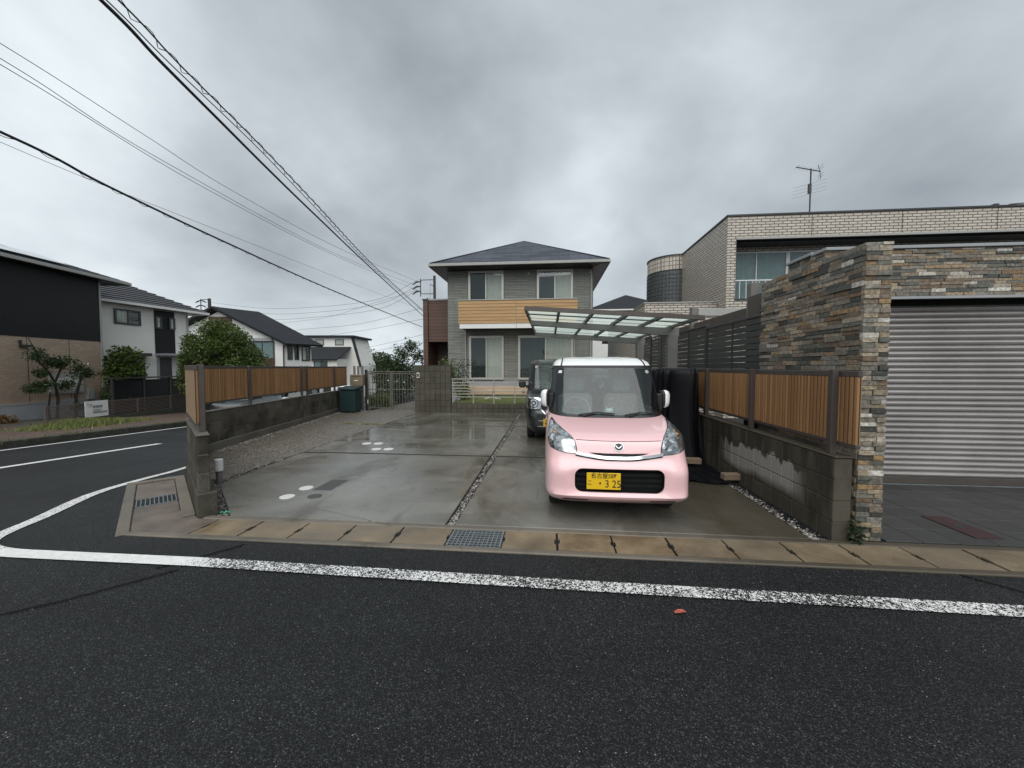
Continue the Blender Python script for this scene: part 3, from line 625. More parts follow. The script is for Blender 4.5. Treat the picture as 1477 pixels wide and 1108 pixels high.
# brown slat fences
def slat_fence(name, label, F, u0, u1, posts, z0, z1, side, pitch=.052, back=None, post_w=.056, zpost=.77, group=None, panel_back=None):
    """F(u, v, z); slats face +v*side; posts stand on that side"""
    t = thing(name, label, 'slat fence', tuple(F((u0+u1)/2, 0, z0)), group)
    mb = MB(F); mb.cbox(u0, u1, -.02, .02, z1-.055, z1, b=.004); mb.build('top_rail', M_BRONZE, t)
    mb = MB(F); mb.cbox(u0, u1, -.02, .02, z0, z0+.035, b=.004); mb.build('bottom_rail', M_BRONZE, t)
    mb = MB(F); mb.box(u0+.004, u1-.004, -.006, -.001, z0+.034, z1-.05)
    mb.build('backing_panel', M_SLATBACK, t)
    mb = MB(F); mb.box(u0+.004, u1-.004, -.0135, -.0075, z0+.034, z1-.05); mb.build('back_panel', M_SLATB, t)
    n = int((u1-u0)/pitch); a = F(1, 0, 0)-F(0, 0, 0); rz = math.atan2(a.y, a.x)
    h = z1-z0-.09
    sm = MB().cbox(0, pitch*.66, -.011, .011, 0, h, b=.003).mesh('slat', M_SLAT)
    for k in range(n):
        c = F(u0+(k+.1)*pitch, side*.010, z0+.035); addobj('slat', sm, t, c, rz)
    for u in posts:
        mb = MB(F); mb.cbox(u-post_w/2, u+post_w/2, side*.020-(0 if side > 0 else post_w), side*.020+(post_w if side > 0 else 0), zpost, z1+.012, b=.004); mb.build('post', M_BRONZE, t)
    return t
def RFf(u, v, z=0.0): return Vector((2.70-v, u, z))          # u along +y, +v towards the drive
slat_fence('slat_fence', 'brown slat fence on the stained block wall beside the stone pillar', RFf, 3.62, 12.9, (3.87, 5.32, 6.77, 8.22, 9.67), .875, 1.565, 1, zpost=.785)
slat_fence('slat_fence', 'long brown slat fence on the mossy block wall beside the pebble path', lambda u, v, z=0: WF(u, .10-v, z), .55, 8.25, (.62, 2.10, 4.55, 4.88, 6.95), .90, 1.62, 1, zpost=.77)
slat_fence('slat_fence', 'short fence panel with plain tan back, facing the road bend on the stepped wall', lambda u, v, z=0: DF(u, -.045-v, z), .20, DLEN+.05, (.24,), .955, 1.62, 1, zpost=.885)
# stone-clad garage: pillar wing, lintel, shutter
def course_stones(parent, F, u0, u1, z0, z1, rowh, lmin, lmax, part_max, seed, name='stone', sortkey=None):
    rng = random.Random(seed); items = []
    z = z0
    while z < z1-.012:
        h = min(rng.uniform(rowh*.82, rowh*1.2), z1-z)
        if z1-(z+h) < .02: h = z1-z
        x = u0
        while x < u1-.004:
            L = rng.uniform(lmin, lmax)
            if u1-(x+L) < lmin*.5: L = u1-x
            items.append((x, min(x+L, u1), z, z+h, rng.choice((rng.uniform(.002, .012), rng.uniform(.006, .022))))); x += L
        z += h
    def mk(mb, it):
        a, b, c, d, pr = it; q = rng.uniform(-.004, .004)
        mb.cbox(a+.0012, b-.0012, -.03, pr, c+.001, d-.001, b=.0028)
    items.sort(key=sortkey) if sortkey else None
    for it in items[:part_max]:
        mb = MB(F); mk(mb, it); mb.build(name, M_STONE, parent)
    if items[part_max:]:
        mb = MB(F)
        for it in items[part_max:]: mk(mb, it)
        o = mb.build('stones', M_STONE, parent); o['kind'] = 'stuff'
sw = thing('stone_wall', 'tall wing wall clad in stacked multicoloured slate beside the roller shutter', 'stone wall', (2.9, 4.5, 0))
boxo('core', M_COPING, sw, 2.80, 2.985, 3.74, 5.42, -.05, 2.68)
course_stones(sw, lambda u, v, z: (u, 3.735-v, z), 2.78, 3.0, .02, 2.70, .043, .085, .15, 150, 3)
course_stones(sw, lambda u, v, z: (2.795-v, u, z), 3.74, 5.42, .02, 2.70, .044, .13, .30, 160, 4, sortkey=lambda it: (it[2] < .9, it[0]))
course_stones(sw, lambda u, v, z: (2.99+v, u, z), 3.74, 5.40, .02, 2.70, .046, .09, .21, 0, 5)
gar = thing('garage', 'flat roofed garage with slate clad lintel over a grey roller shutter', 'garage', (6, 5.6, 0))
boxo('wall', M_COPING, gar, 3.60, 9.5, 5.44, 6.25, 2.50, 3.10); boxo('side_wall', M_COPING, gar, 3.02, 3.6, 5.5, 6.25, -.05, 2.66)
boxo('reveal', M_DKTRIM, gar, 3.02, 3.45, 5.42, 5.62, -.02, 2.5)
course_stones(gar, lambda u, v, z: (u, 5.44-v, z), 3.56, 6.9, 2.505, 3.10, .040, .11, .32, 190, 6)
course_stones(gar, lambda u, v, z: (3.60-v, u, z), 5.44, 6.25, 2.66, 3.12, .042, .08, .24, 80, 8)
boxo('coping', M_FOUND, gar, 3.555, 9.6, 5.405, 5.70, 3.105, 3.145, b=.005)
boxo('coping', M_FOUND, gar, 3.555, 3.78, 5.70, 6.27, 3.125, 3.165, b=.005)
boxo('roof', M_DKTRIM, gar, 3.8, 9.5, 5.72, 6.25, 3.06, 3.11); boxo('lintel_trim', M_FOUND, gar, 3.02, 9.5, 5.40, 5.46, 2.468, 2.500)
boxo('housing', M_DARK, gar, 3.02, 9.5, 5.66, 5.9, 2.2, 2.49)
def shutter():
    sh = gar; n = 33; p = .0735; x0, x1 = 3.45, 9.4
    mb = MB(); prof = [(0, .0), (.004, -.016), (.014, -.028), (.030, -.033), (.046, -.029), (.057, -.017), (.0615, .002)]
    for (za, ya), (zb, yb) in zip(prof, prof[1:]): mb.poly([(0, ya, za), (x1-x0, ya, za), (x1-x0, yb, zb), (0, yb, zb)])
    mb.poly([(0, .002, .0615), (x1-x0, .002, .0615), (x1-x0, .008, .0735), (0, .008, .0735)])
    me = mb.mesh('slat', M_SHUT)
    for k in range(n): 
        z = .13+k*p
        if z > 2.40: break
        addobj('slat', me, sh, (x0, 5.63, z))
    boxo('bottom_bar', M_BRONZE, sh, x0, x1, 5.605, 5.64, .03, .128, b=.006)
    boxo('guide_rail', M_BRONZE, sh, x0-.05, x0+.01, 5.585, 5.66, .02, 2.47)
shutter()
# dark louvre fence of the neighbour
lf = thing('louvre_fence', 'tall dark grey horizontal slat fence behind the carport posts', 'louvre fence', (2.95, 9, .8))
for k in range(4):
    y0 = 5.62+1.99*k; y1 = y0+1.95; zt = 2.335+.027*(y0-5.84)
    mb = MB(); mb.cbox(2.935, 2.985, y0-.03, y0+.03, .2, zt+.01, b=.004); mb.build('post', M_DKTRIM, lf)
    mb = MB(); mb.cbox(2.95, 2.97, y0+.95, y0+.985, .8, zt, b=.003); mb.build('stile', M_DKTRIM, lf)
    z = .86
    while z < zt-.05:
        mb = MB(); mb.cbox(2.962, 2.978, y0+.03, y1, z, z+.084, b=.003); mb.build('slat', M_DKSLAT, lf); z += .0905
    mb = MB(); mb.cbox(2.945, 2.985, y0, y1+.04, zt-.02, zt+.02, b=.004); mb.build('top_rail', M_DKSLAT, lf)
pg = thing('garden_screen', 'grey post and wide fascia frame rising behind the dark louvre fence', 'screen frame', (3.35, 8.5, 0))
for y, zt in ((6.72, 2.97), (9.33, 2.97), (11.9, 2.78)): 
    boxo('post', M_GREYPOST, pg, 3.26, 3.40, y-.07, y+.07, -.02, zt, b=.006)
boxo('fascia', M_BRONZE, pg, 3.31, 3.36, 6.3, 9.24, 2.30, 2.60, b=.005); boxo('fascia', M_BRONZE, pg, 3.31, 3.36, 9.42, 11.8, 2.30, 2.60, b=.005)
boxo('cross_beam', M_TRIM, pg, 3.41, 5.3, 9.27, 9.41, 2.77, 2.94, b=.006)
# pier, low wall and rail at the back of the drive
pier = thing('gate_pier', 'square jointed grey block pier with a small white nameplate beside the gate', 'gate pier', (-4.05, 13.2, 0))
boxo('mortar', M_JOINT, pier, -4.68, -3.405, 13.115, 13.29, -.05, 1.62)
bm_ = {}
for r in range(8):
    for c in range(7):
        o = addobj('block', bm_.setdefault(0, MB().cbox(0, .178, 0, .20, 0, .198, b=.006).mesh('block', M_PIERBLOCK)), pier, (-4.695+.1855*c, 13.10+random.uniform(-.002, .002), .02+.204*r))
boxo('coping', M_DKTRIM, pier, -4.70, -3.39, 13.09, 13.31, 1.648, 1.665, b=.004)
boxo('nameplate', M_WHITE, pier, -4.615, -4.515, 13.085, 13.10, 1.22, 1.40, b=.004); boxo('intercom', M_DKTRIM, pier, -4.60, -4.53, 13.08, 13.086, 1.25, 1.37)
low = thing('low_wall', 'low dark block wall below the metal rail at the back of the drive', 'low wall', (-.5, 13.2, 0))
boxo('mortar', M_JOINT, low, -3.39, 2.5, 13.115, 13.27, -.05, .30)
k = MB().cbox(0, .178, 0, .17, 0, .150, b=.006).mesh('block', M_PIERBLOCK)
for r in range(2):
    for c in range(32): addobj('block', k, low, (-3.385+.185*c, 13.10, .012+.158*r))
rail = thing('rail_fence', 'low grey metal rail fence with level bars along the lawn edge', 'rail fence', (-1.2, 13.2, .33))
for x in (-3.35, -2.62, -1.90, -1.17, -.44, .29, 1.02, 1.75): boxo('post', M_RAIL, rail, x-.018, x+.018, 13.16, 13.20, .33, 1.18, b=.003)
for i, z in enumerate((1.185, 1.06, .96, .86, .76, .66, .56)):
    hh = .018 if i == 0 else .014
    boxo('bar', M_RAIL, rail, -3.39, 2.4, 13.145 if i == 0 else 13.150, 13.215 if i == 0 else 13.159, z-hh, z+hh, b=.002)
# gate
gt = thing('metal_gate', 'double leaf metal bar gate closing the pebble path beside the pier', 'gate', (-5.75, 13.6, 0))
for x0, x1 in ((-6.66, -5.755), (-5.735, -4.83)):
    lf_ = addobj('gate_leaf', None, gt, (x0, 13.6, 0)); 
    for a, b in ((x0, x0+.035), (x1-.035, x1)): boxo('stile', M_GATE, lf_, a, b, 13.58, 13.62, .06, 1.44)
    for z in (.10, .78, 1.36, 1.43): boxo('rail', M_GATE, lf_, x0+.03, x1-.03, 13.588, 13.612, z-.014, z+.014)
    for i in range(8): xx = x0+.035+(x1-x0-.07)*(i+.5)/8; boxo('bar', M_GATE, lf_, xx-.008, xx+.008, 13.593, 13.607, .11, 1.36)
boxo('gate_post', M_DKTRIM, gt, -6.74, -6.67, 13.56, 13.64, 0, 1.50); boxo('latch', M_WHITE, gt, -6.66, -6.63, 13.56, 13.58, .25, .40)
mp = thing('mailbox_post', 'three slim grey posts carrying a bronze mailbox beside the gate', 'mailbox', (-6.9, 13.4, 0))
for x in (-7.08, -6.93, -6.78): boxo('post', M_GREYPOST, mp, x-.035, x+.035, 13.42, 13.47, 0, 1.64, b=.004)
bx_ = boxo('mailbox', M_MAILBOX, mp, -7.14, -6.66, 13.22, 13.418, .93, 1.33, b=.012)
boxo('flap', M_DKTRIM, bx_, -7.08, -6.72, 13.213, 13.22, 1.26, 1.285); boxo('nameplate', M_WHITE, bx_, -6.98, -6.84, 13.214, 13.219, 1.10, 1.13)
gb = thing('storage_box', 'dark green plastic box with sloping lid standing below the mailbox', 'storage box', (-7.0, 13.0, .02))
boxo('body', M_GREENBOX, gb, -7.22, -6.66, 12.62, 13.14, .06, .80, b=.02)
mb = MB(); mb.prism([(-7.25, 12.58, .81), (-7.25, 13.18, .81), (-7.25, 13.18, .93), (-7.25, 12.58, .85)], (.62, 0, 0)); mb.build('lid', M_GREENBOX, gb)
for x in (-7.15, -6.73):
    for y in (12.7, 13.06): boxo('foot', M_RUBBER, gb, x-.04, x+.04, y-.04, y+.04, .018, .06)
bl = thing('bollard_light', 'short bollard light with white lamp cap at the gravel corner behind the stepped wall', 'bollard light', (-4.52, 4.83, .0))
MB().cyl((-4.52, 4.83), .038, .0, .17, 20).build('stem', M_GREYPOST, bl); o = MB().cyl((-4.52, 4.83), .052, .17, .335, 24).build('lamp_cap', M_WHITE, bl); md = o.modifiers.new('bevel', 'BEVEL'); md.width = .012; md.segments = 3
# carport
cp = thing('carport', 'cantilever carport with frosted roof panels over the black car', 'carport', (1, 9, 0))
def cz(x): return 2.575-(x+.38)*.066
def CPt(x, y, dz): return (x, y, cz(x)+dz)
XL, XR, Y0, Y1 = -.39, 2.35, 6.35, 11.5
for y in (7.72, 10.35):
    mb = MB(); mb.prism([CPt(XL+.02, y-.06, -.05), CPt(XR+.12, y-.06, -.05), CPt(XR+.12, y-.06, -.20), CPt(XL+.02, y-.06, -.14)], (0, .12, 0)); mb.build('beam', M_GREYPOST, cp)
    boxo('post', M_GREYPOST, cp, 2.26, 2.45, y-.075, y+.075, 0, cz(2.35)-.16, b=.008)
for y in (Y0, Y1):
    mb = MB(); mb.prism([CPt(XL, y-.025, -.05), CPt(XR+.08, y-.025, -.05), CPt(XR+.08, y-.025, .02), CPt(XL, y-.025, .02)], (0, .05, 0)); mb.build('edge_frame', M_BRONZE, cp)
for i in range(6):
    x = XL+(XR-XL)*i/5
    mb = MB(); mb.prism([CPt(x-.02, Y0+.03, -.048), CPt(x+.02, Y0+.03, -.048), CPt(x+.02, Y0+.03, .018), CPt(x-.02, Y0+.03, .018)], (0, Y1-Y0-.06, 0)); mb.build('rafter', M_DKTRIM, cp)
for i in range(5):
    xa = XL+(XR-XL)*i/5+.022; xb = XL+(XR-XL)*(i+1)/5-.022
    for ya, yb in ((Y0+.03, Y0+.72), (Y0+.74, 7.65), (7.79, 9.04), (9.06, 10.28), (10.42, Y1-.03)):
        mb = MB(); mb.prism([CPt(xa, ya, -.002), CPt(xb, ya, -.002), CPt(xb, ya, .006), CPt(xa, ya, .006)], (0, yb-ya, 0)); mb.build('roof_panel', M_POLY, cp)
    for y in (Y0+.73, 9.05): mb = MB(); mb.prism([CPt(xa, y-.01, -.02), CPt(xb, y-.01, -.02), CPt(xb, y-.01, .01), CPt(xa, y-.01, .01)], (0, .02, 0)); mb.build('glazing_bar', M_DKTRIM, cp)
hk = MB(); hk.tube([(1.05, 9.05, cz(1.05)-.02), (1.05, 9.05, cz(1.05)-.13)], .006, 6); hk.cyl((1.05, 9.05), .07, cz(1.05)-.19, cz(1.05)-.13, 12, .03); hk.build('hanging_lamp', M_DKTRIM, cp)
# things by the right wall
tp = MB()
def tarp(u, v):                     # u round, v up 0..1
    a = u; ex = 4.5
    hem = (1-v)**3 if v < 1 else 0
    hx = .37+.03*math.sin(a*7)*.5*(1-v)+hem*.10; hy = .95+.05*math.sin(a*9+1)*(1-v)+hem*.12
    top = max(0, (v-.9)/.1); hx *= 1-.16*top**2; hy *= 1-.07*top**2
    c, s_ = math.cos(a), math.sin(a); x = hx*math.copysign(abs(c)**(2/ex), c); y = hy*math.copysign(abs(s_)**(2/ex), s_)
    fold = .014*math.sin(a*23+v*3)+.010*math.sin(a*41+2)
    return (2.13+x+fold*c, 7.45+y+fold*s_, .03+1.54*min(1, v*1.04)+.012*math.sin(a*5)*(v > .9))
us = [2*math.pi*i/96 for i in range(96)]; g = tp.grid(tarp, us, [0, .05, .1, .2, .35, .5, .65, .8, .9, .95, .98, 1.0], True); tp.f.append(g[-1])
tt = thing('covered_stack', 'tall stack wrapped in a black tarpaulin beside the pink car', 'covered stack', (2.13, 7.4, .02))
smooth_angle(tp.build('tarpaulin', M_TARP, tt), 60)
hm_ = MB()
def hemf(u, v):
    x = 1.72+.80*u; y = 5.38+1.35*v+.05*math.sin(u*7)*(1-v); return (x, y, .028+.020*math.sin(u*15+v*4)**2+.018*math.sin(v*11+u*5)**2+.10*max(0, v-.6)**2)
hm_.grid(hemf, [i/24 for i in range(25)], [i/24 for i in range(25)]); o = hm_.build('hem', M_TARP, tt); md = o.modifiers.new('solid', 'SOLIDIFY'); md.thickness = .006; smooth_angle(o, 80)
for (x, y, z, a, lb) in ((2.50, 5.50, .052, .12, 'rough tan brick holding down the near corner of the black tarpaulin'), (2.27, 6.28, .075, -.1, 'rough tan brick lying at the foot of the wrapped stack')):
    o = addobj('brick', MB().cbox(-.12, .12, -.055, .055, 0, .088, b=.008).mesh('brick', M_BRICK), None, (x, y, z), a); tag(o, lb, 'brick', 'bricks on the tarpaulin')

# ================================================================== BUILDINGS
Z3 = Vector((0, 0, 1))
def window(parent, P, ux, w, h, sash=M_SASH, panes=2, depth=.08, fw=.045, left=M_CURTDARK, right=M_CURTAIN, folds=True, name='window', sill=True):
    """P lower-left corner on the wall face, ux along the wall; outward = ux x up"""
    P = Vector(P); ux = Vector(ux).normalized(); n = ux.cross(Z3)
    F = lambda u, v, d: P+ux*u+Z3*v+n*d
    mb = MB(F)
    mb.box(0, fw, 0, h, -.02, depth); mb.box(w-fw, w, 0, h, -.02, depth); mb.box(fw, w-fw, h-fw, h, -.02, depth); mb.box(fw, w-fw, 0, fw, -.02, depth)
    fr = mb.build(name, sash, parent)
    pw = (w-2*fw)/panes
    for i in range(panes):
        a = fw+pw*i; b = a+pw; st = fw*1.15
        m = right if (i % 2) else left
        mb = MB(F)
        if folds and m is not M_ROOMDK:
            nf = max(8, int(pw/.035)); us = [a+(b-a)*k/nf for k in range(nf+1)]
            mb.grid(lambda u, v: (u, v, .022+.019*math.sin(u*36+math.sin(u*13)*1.2)), us, [fw, h-fw])
            smooth_angle(mb.build('curtain', m, fr, fix=False), 80)
        else:
            mb.poly([(a, fw, .006), (b, fw, .006), (b, h-fw, .006), (a, h-fw, .006)]); mb.build('blind' if m is not M_ROOMDK else 'room', m, fr, fix=False)
        z0 = .058 if i % 2 else .066
        mb = MB(F); mb.poly([(a, fw, z0-.012), (b, fw, z0-.012), (b, h-fw, z0-.012), (a, h-fw, z0-.012)]); mb.build('pane', M_GLASS, fr, fix=False)
        mb = MB(F)
        x0 = a if i == 0 else a-st/2; x1 = b if i == panes-1 else b+st/2
        mb.box(x0, x0+st, fw, h-fw, z0-.012, z0+.012); mb.box(x1-st, x1, fw, h-fw, z0-.011, z0+.011); mb.box(x0+st, x1-st, fw, fw+st, z0-.01, z0+.01); mb.box(x0+st, x1-st, h-fw-st, h-fw, z0-.01, z0+.01)
        mb.build('sash', sash, fr)
    return fr
def slope_roof(name, parent, quad, m, th=.10, rows=0, lift=.02):
    """roof plane from eave-left, eave-right, ridge-right, ridge-left; stepped courses when rows > 0"""
    A, B, C_, D = [Vector(q) for q in quad]; nrm = (B-A).cross(D-A).normalized()
    if nrm.z < 0: nrm = -nrm
    mb = MB()
    if rows:
        for r in range(rows):
            t0 = r/rows; t1 = (r+1)/rows
            a, b, c, d = A.lerp(D, t0), B.lerp(C_, t0), B.lerp(C_, t1), A.lerp(D, t1)
            v = [mb.P(q) for q in (a, b, a+nrm*lift, b+nrm*lift, c+nrm*.002, d+nrm*.002)]
            mb.f += [[v[0], v[1], v[3], v[2]], [v[2], v[3], v[4], v[5]]]
            mb.f += [[v[0], v[2], v[5]], [v[1], v[4], v[3]]]
    else: mb.poly((A, B, C_, D))
    lo = [q-nrm*th for q in (A, B, C_, D)]
    mb.poly(lo[::-1])
    for p, q, pl, ql in ((A, B, lo[0], lo[1]), (B, C_, lo[1], lo[2]), (C_, D, lo[2], lo[3]), (D, A, lo[3], lo[0])): mb.poly((p, pl, ql, q))
    return mb.build(name, m, parent, fix=False)
def pipe(parent, pts, r=.03, m=M_TRIM, name='downpipe'): return MB().tube(pts, r, 8).build(name, m, parent)

# ---- the grey two-storey house at the back
hs = thing('house', 'two storey grey house with hipped slate roof and tan balcony behind the drive', 'house', (-1.35, 20, .3))
HX0, HX1, HY = -4.66, 1.93, 17.5
boxo('wall', M_SIDING, hs, HX0, HX1, HY, 24.6, .55, 5.98)
boxo('foundation', M_FOUND, hs, HX0-.01, HX1+.01, HY-.02, 24.62, -.05, .95)
EX0, EX1, EY0, EY1, EZ = -5.25, 2.50, 16.72, 25.4, 6.12
ap_ = Vector((-1.37, 21.0, 8.33)); c = [Vector((EX0, EY0, EZ)), Vector((EX1, EY0, EZ)), Vector((EX1, EY1, EZ)), Vector((EX0, EY1, EZ))]
slope_roof('roof', hs, (c[0], c[1], ap_+Vector((.06, -.06, 0)), ap_+Vector((-.06, -.06, 0))), M_ROOF, .06, 26, .012)
slope_roof('roof', hs, (c[1], c[2], ap_+Vector((.06, .06, 0)), ap_+Vector((.06, -.06, 0))), M_ROOF, .06, 26, .012)
slope_roof('roof', hs, (c[2], c[3], ap_+Vector((-.06, .06, 0)), ap_+Vector((.06, .06, 0))), M_ROOF, .06, 0)
slope_roof('roof', hs, (c[3], c[0], ap_+Vector((-.06, -.06, 0)), ap_+Vector((-.06, .06, 0))), M_ROOF, .06, 26, .012)
for q in c[:2]: MB().tube([q+Vector((0, 0, .03)), ap_+Vector((0, 0, .02))], .035, 6).build('hip_cap', M_ROOFBLK, hs)
boxo('soffit', M_DKTRIM, hs, EX0+.02, EX1-.02, EY0+.02, EY1, 5.985, 6.05)
for a in ((EX0-.05, EX1+.05, EY0-.10, EY0, 6.0, 6.12), (EX0-.06, EX0, EY0+.01, EY1, 6.0, 6.115), (EX1, EX1+.06, EY0+.01, EY1, 6.0, 6.115)): boxo('gutter', M_TRIM, hs, *a, b=.012)
nF = (1, 0, 0)
for x in (-.93, 1.78):
    mb = MB(lambda a, b, c: (x+a, HY-c, 5.78+b)); mb.cyl((0, 0), .075, -.01, .07, 14, .06); mb.build('vent_cap', M_TRIM, hs)
window(hs, (-3.68, HY, 4.45), nF, 1.62, 1.50, right=M_CURTAIN); window(hs, (-.56, HY, 4.45), nF, 1.60, 1.50, right=M_CURTAIN)
window(hs, (-3.66, HY, 1.02), nF, 1.60, 2.0); window(hs, (-1.40, HY, 1.02), nF, 2.47, 2.0)
bal = boxo('balcony', M_DKTRIM, hs, -3.84, 1.22, 16.60, 17.49, 3.28, 3.47)
boxo('fascia', M_WHITE, bal, -3.88, -1.405, 16.52, 16.60, 3.27, 3.47); boxo('fascia', M_WHITE, bal, -1.395, 1.26, 16.52, 16.60, 3.27, 3.47)
boxo('side_panel', M_WOODBOARD, bal, -3.93, -3.86, 16.56, 17.49, 3.475, 4.46); boxo('side_panel', M_WOODBOARD, bal, 1.12, 1.18, 16.56, 17.49, 3.475, 4.46)
for r in range(7):
    for x0, x1 in ((-3.93, -1.40), (-1.39, 1.18)):
        z = 3.478+.141*r; mb = MB(); mb.prism([(x0, 16.50, z), (x0, 16.515, z+.137), (x0, 16.55, z+.137), (x0, 16.55, z)], (x1-x0, 0, 0)); mb.build('board', M_WOODBOARD, bal)
boxo('coping', M_TRIM, bal, -3.95, 1.20, 16.48, 16.60, 4.466, 4.505, b=.006)
pipe(hs, [(-3.82, 17.44, .6), (-3.82, 17.44, 3.27)], .03); pipe(hs, [(1.12, 17.44, .6), (1.12, 17.44, 3.27)], .03); pipe(hs, [(1.84, 17.44, .6), (1.84, 17.44, 5.9), (2.2, 16.8, 6.0)], .035)
ann = addobj('annex', None, hs, (-5.6, 19, 0))
boxo('wall', M_BROWNSIDE, ann, -6.05, -4.68, 18.98, 23, 2.87, 4.92); boxo('side_wall', M_BROWNSIDE, ann, -6.30, -6.06, 18.9, 23, -.05, 4.93)
boxo('coping', M_TRIM, ann, -6.05, -4.68, 18.93, 23, 4.925, 5.0); boxo('coping', M_DKTRIM, ann, -6.33, -6.05, 18.87, 23, 4.935, 5.0)
boxo('porch_wall', M_BROWNSIDE, ann, -6.05, -4.68, 20.6, 20.7, -.05, 2.86); boxo('door', M_DKTRIM, ann, -5.75, -4.9, 20.53, 20.6, .55, 2.7)
boxo('step', M_FOUND, ann, -6.05, -4.68, 19.3, 20.6, -.05, .5)
# ---- lawn, deck
mb = MB(); mb.grid(lambda x, y: (x, y, .33+max(0, y-13.25)*.03+.01*math.sin(x*2+y*3)), [-3.4+.3*i for i in range(21)], [13.27, 13.6, 14, 14.5, 15, 15.5, 16, 16.8, 17.5]); o = mb.build('lawn', M_LAWN, None, fix=False); o['kind'] = 'structure'
mb = MB()
rg = random.Random(5)
for _ in range(5200):
    x, y = rg.uniform(-3.38, 2.3), rg.uniform(13.28, 15.7); z = .33+max(0, y-13.25)*.03; a = rg.random()*6.28; h = rg.uniform(.02, .055); dx, dy = .006*math.cos(a), .006*math.sin(a); lx, ly = rg.gauss(0, .012), rg.gauss(0, .012)
    mb.f.append([mb.P((x-dx, y-dy, z)), mb.P((x+dx, y+dy, z)), mb.P((x+lx, y+ly, z+h))])
o = mb.build('grass', M_GRASS, None, fix=False); o['kind'] = 'stuff'
dk = thing('wooden_deck', 'low tan wooden garden deck in front of the grey house windows', 'deck', (-1.8, 16.6, .6))
for r in range(7): boxo('plank', M_DECK, dk, -3.72, .35, 15.92+.135*r, 16.045+.135*r, .72, .755)
for r in range(2): boxo('fascia_board', M_DECK, dk, -3.72, .35, 15.88, 15.91, .47+.125*r, .59+.125*r)
for x in (-3.6, -2.3, -1.0, .2): boxo('post', M_DKTRIM, dk, x-.05, x+.05, 16.0, 16.1, .3, .718)
for x in (-3.62, -2.3, -1.05, .15): boxo('light', M_DKTRIM, dk, x-.05, x+.05, 15.855, 15.879, .55, .62)
tb = MB(); tb.tube([(-2.35+.6*t/10, 13.9+.12*math.sin(t*.314*2), .42+.05*math.sin(math.pi*t/10)+.01) for t in range(11)], .018, 8); tag(tb.build('garden_hose', M_WHITECAP, None), 'white bent hoop lying on the grass behind the low wall', 'garden hoop')

# ---- beige tiled house with the glass block stair tower
bh = thing('house', 'beige tiled flat roofed house with glass block stair tower and recessed balcony', 'house', (9, 15, 0))
BX, BY, BT = 5.40, 12.5, 6.20
boxo('wall', M_BEIGETILE, bh, BX, BX+.26, BY, 19.4, -.05, BT-.03)
boxo('wall', M_BEIGETILE, bh, BX+.26, 19, BY, BY+.25, 5.52, BT-.03); boxo('wall', M_BEIGETILE, bh, BX+.26, 19, BY, BY+.25, -.05, 3.64)
boxo('parapet_back', M_BEIGETILE, bh, BX+.26, 19, 19.2, 19.4, 5.5, BT-.04); boxo('roof', M_DKTRIM, bh, BX+.26, 19, BY+.25, 19.2, 5.55, 5.62)
boxo('balcony_floor', M_FOUND, bh, BX+.26, 19, BY+.25, 13.3, 3.45, 3.64)
boxo('inner_wall', M_BEIGETILE, bh, BX+.26, 19, 13.3, 13.5, 3.45, 5.54)
boxo('soffit', M_DKTRIM, bh, BX+.262, 19, BY+.252, 13.298, 5.46, 5.518)
boxo('coping', M_DKTRIM, bh, BX-.03, BX+.29, BY-.03, 19.4, BT-.028, BT+.02); boxo('coping', M_DKTRIM, bh, BX+.291, 19, BY-.03, BY+.28, BT-.028, BT+.02)
boxo('lintel_trim', M_TRIM, bh, BX+.262, 19, BY-.02, BY+.02, 5.47, 5.535); boxo('sill', M_DKTRIM, bh, BX+.24, 19, BY-.02, BY+.27, 3.642, 3.69)
for x in (7.80, 10.27, 12.77): boxo('control_joint', M_DKTRIM, bh, x-.008, x+.008, BY-.004, BY+.01, 5.54, BT-.04)
for i, x in enumerate((5.67, 7.58, 9.49, 11.40)):
    window(bh, (x, 13.3, 3.64), nF, 1.90, 1.66, sash=M_WHITE, panes=2, left=M_CURTDK, right=M_CURTDK, fw=.022)
rl = boxo('balcony_rail', M_WHITE, bh, BX+.27, 12, 12.70, 12.74, 4.27, 4.30)
for i in range(34): x = BX+.30+.19*i; boxo('baluster', M_WHITE, rl, x-.008, x+.008, 12.71, 12.726, 3.69, 4.27)
low_ = boxo('terrace_wall', M_BEIGETILE, bh, 3.12, BX-.002, 13.1, 13.3, -.05, 3.68)
boxo('coping', M_TRIM, low_, 3.09, BX-.004, 13.07, 13.33, 3.682, 3.72); boxo('side_wall', M_BEIGETILE, low_, 3.12, 3.3, 13.302, 21, -.05, 3.68); boxo('coping', M_TRIM, low_, 3.09, 3.33, 13.33, 21, 3.682, 3.718)
boxo('roof', M_DKTRIM, low_, 3.3, BX-.01, 13.3, 20.9, 3.3, 3.4)
tw = addobj('stair_tower', None, bh, (BX, 17.6, 3.7)); TC = (BX, 17.6); TR = 1.09
MB().cyl(TC, TR-.05, 3.41, 5.62, 48).build('core', M_DARK, tw)
MB().cyl(TC, TR, 5.62, 6.17, 64).build('tile_band', M_BEIGESMALL, tw); MB().cyl(TC, TR+.03, 6.17, 6.22, 64).build('coping', M_DKTRIM, tw); MB().cyl(TC, TR+.012, 5.575, 5.622, 64).build('trim_ring', M_DKTRIM, tw)
MB().cyl(TC, TR+.02, 3.41, 3.80, 64).build('base_ring', M_TRIM, tw)
na = 48; gb2 = []
for r in range(11):
    for k in range(na):
        a = 2*math.pi*(k+.5)/na
        if not (R(165) < a < R(285)): continue
        gb2.append((r, a))
me = MB().cbox(-.058, .058, -.04, .012, 0, .139, b=.008).mesh('glass_block', M_GBLOCK)
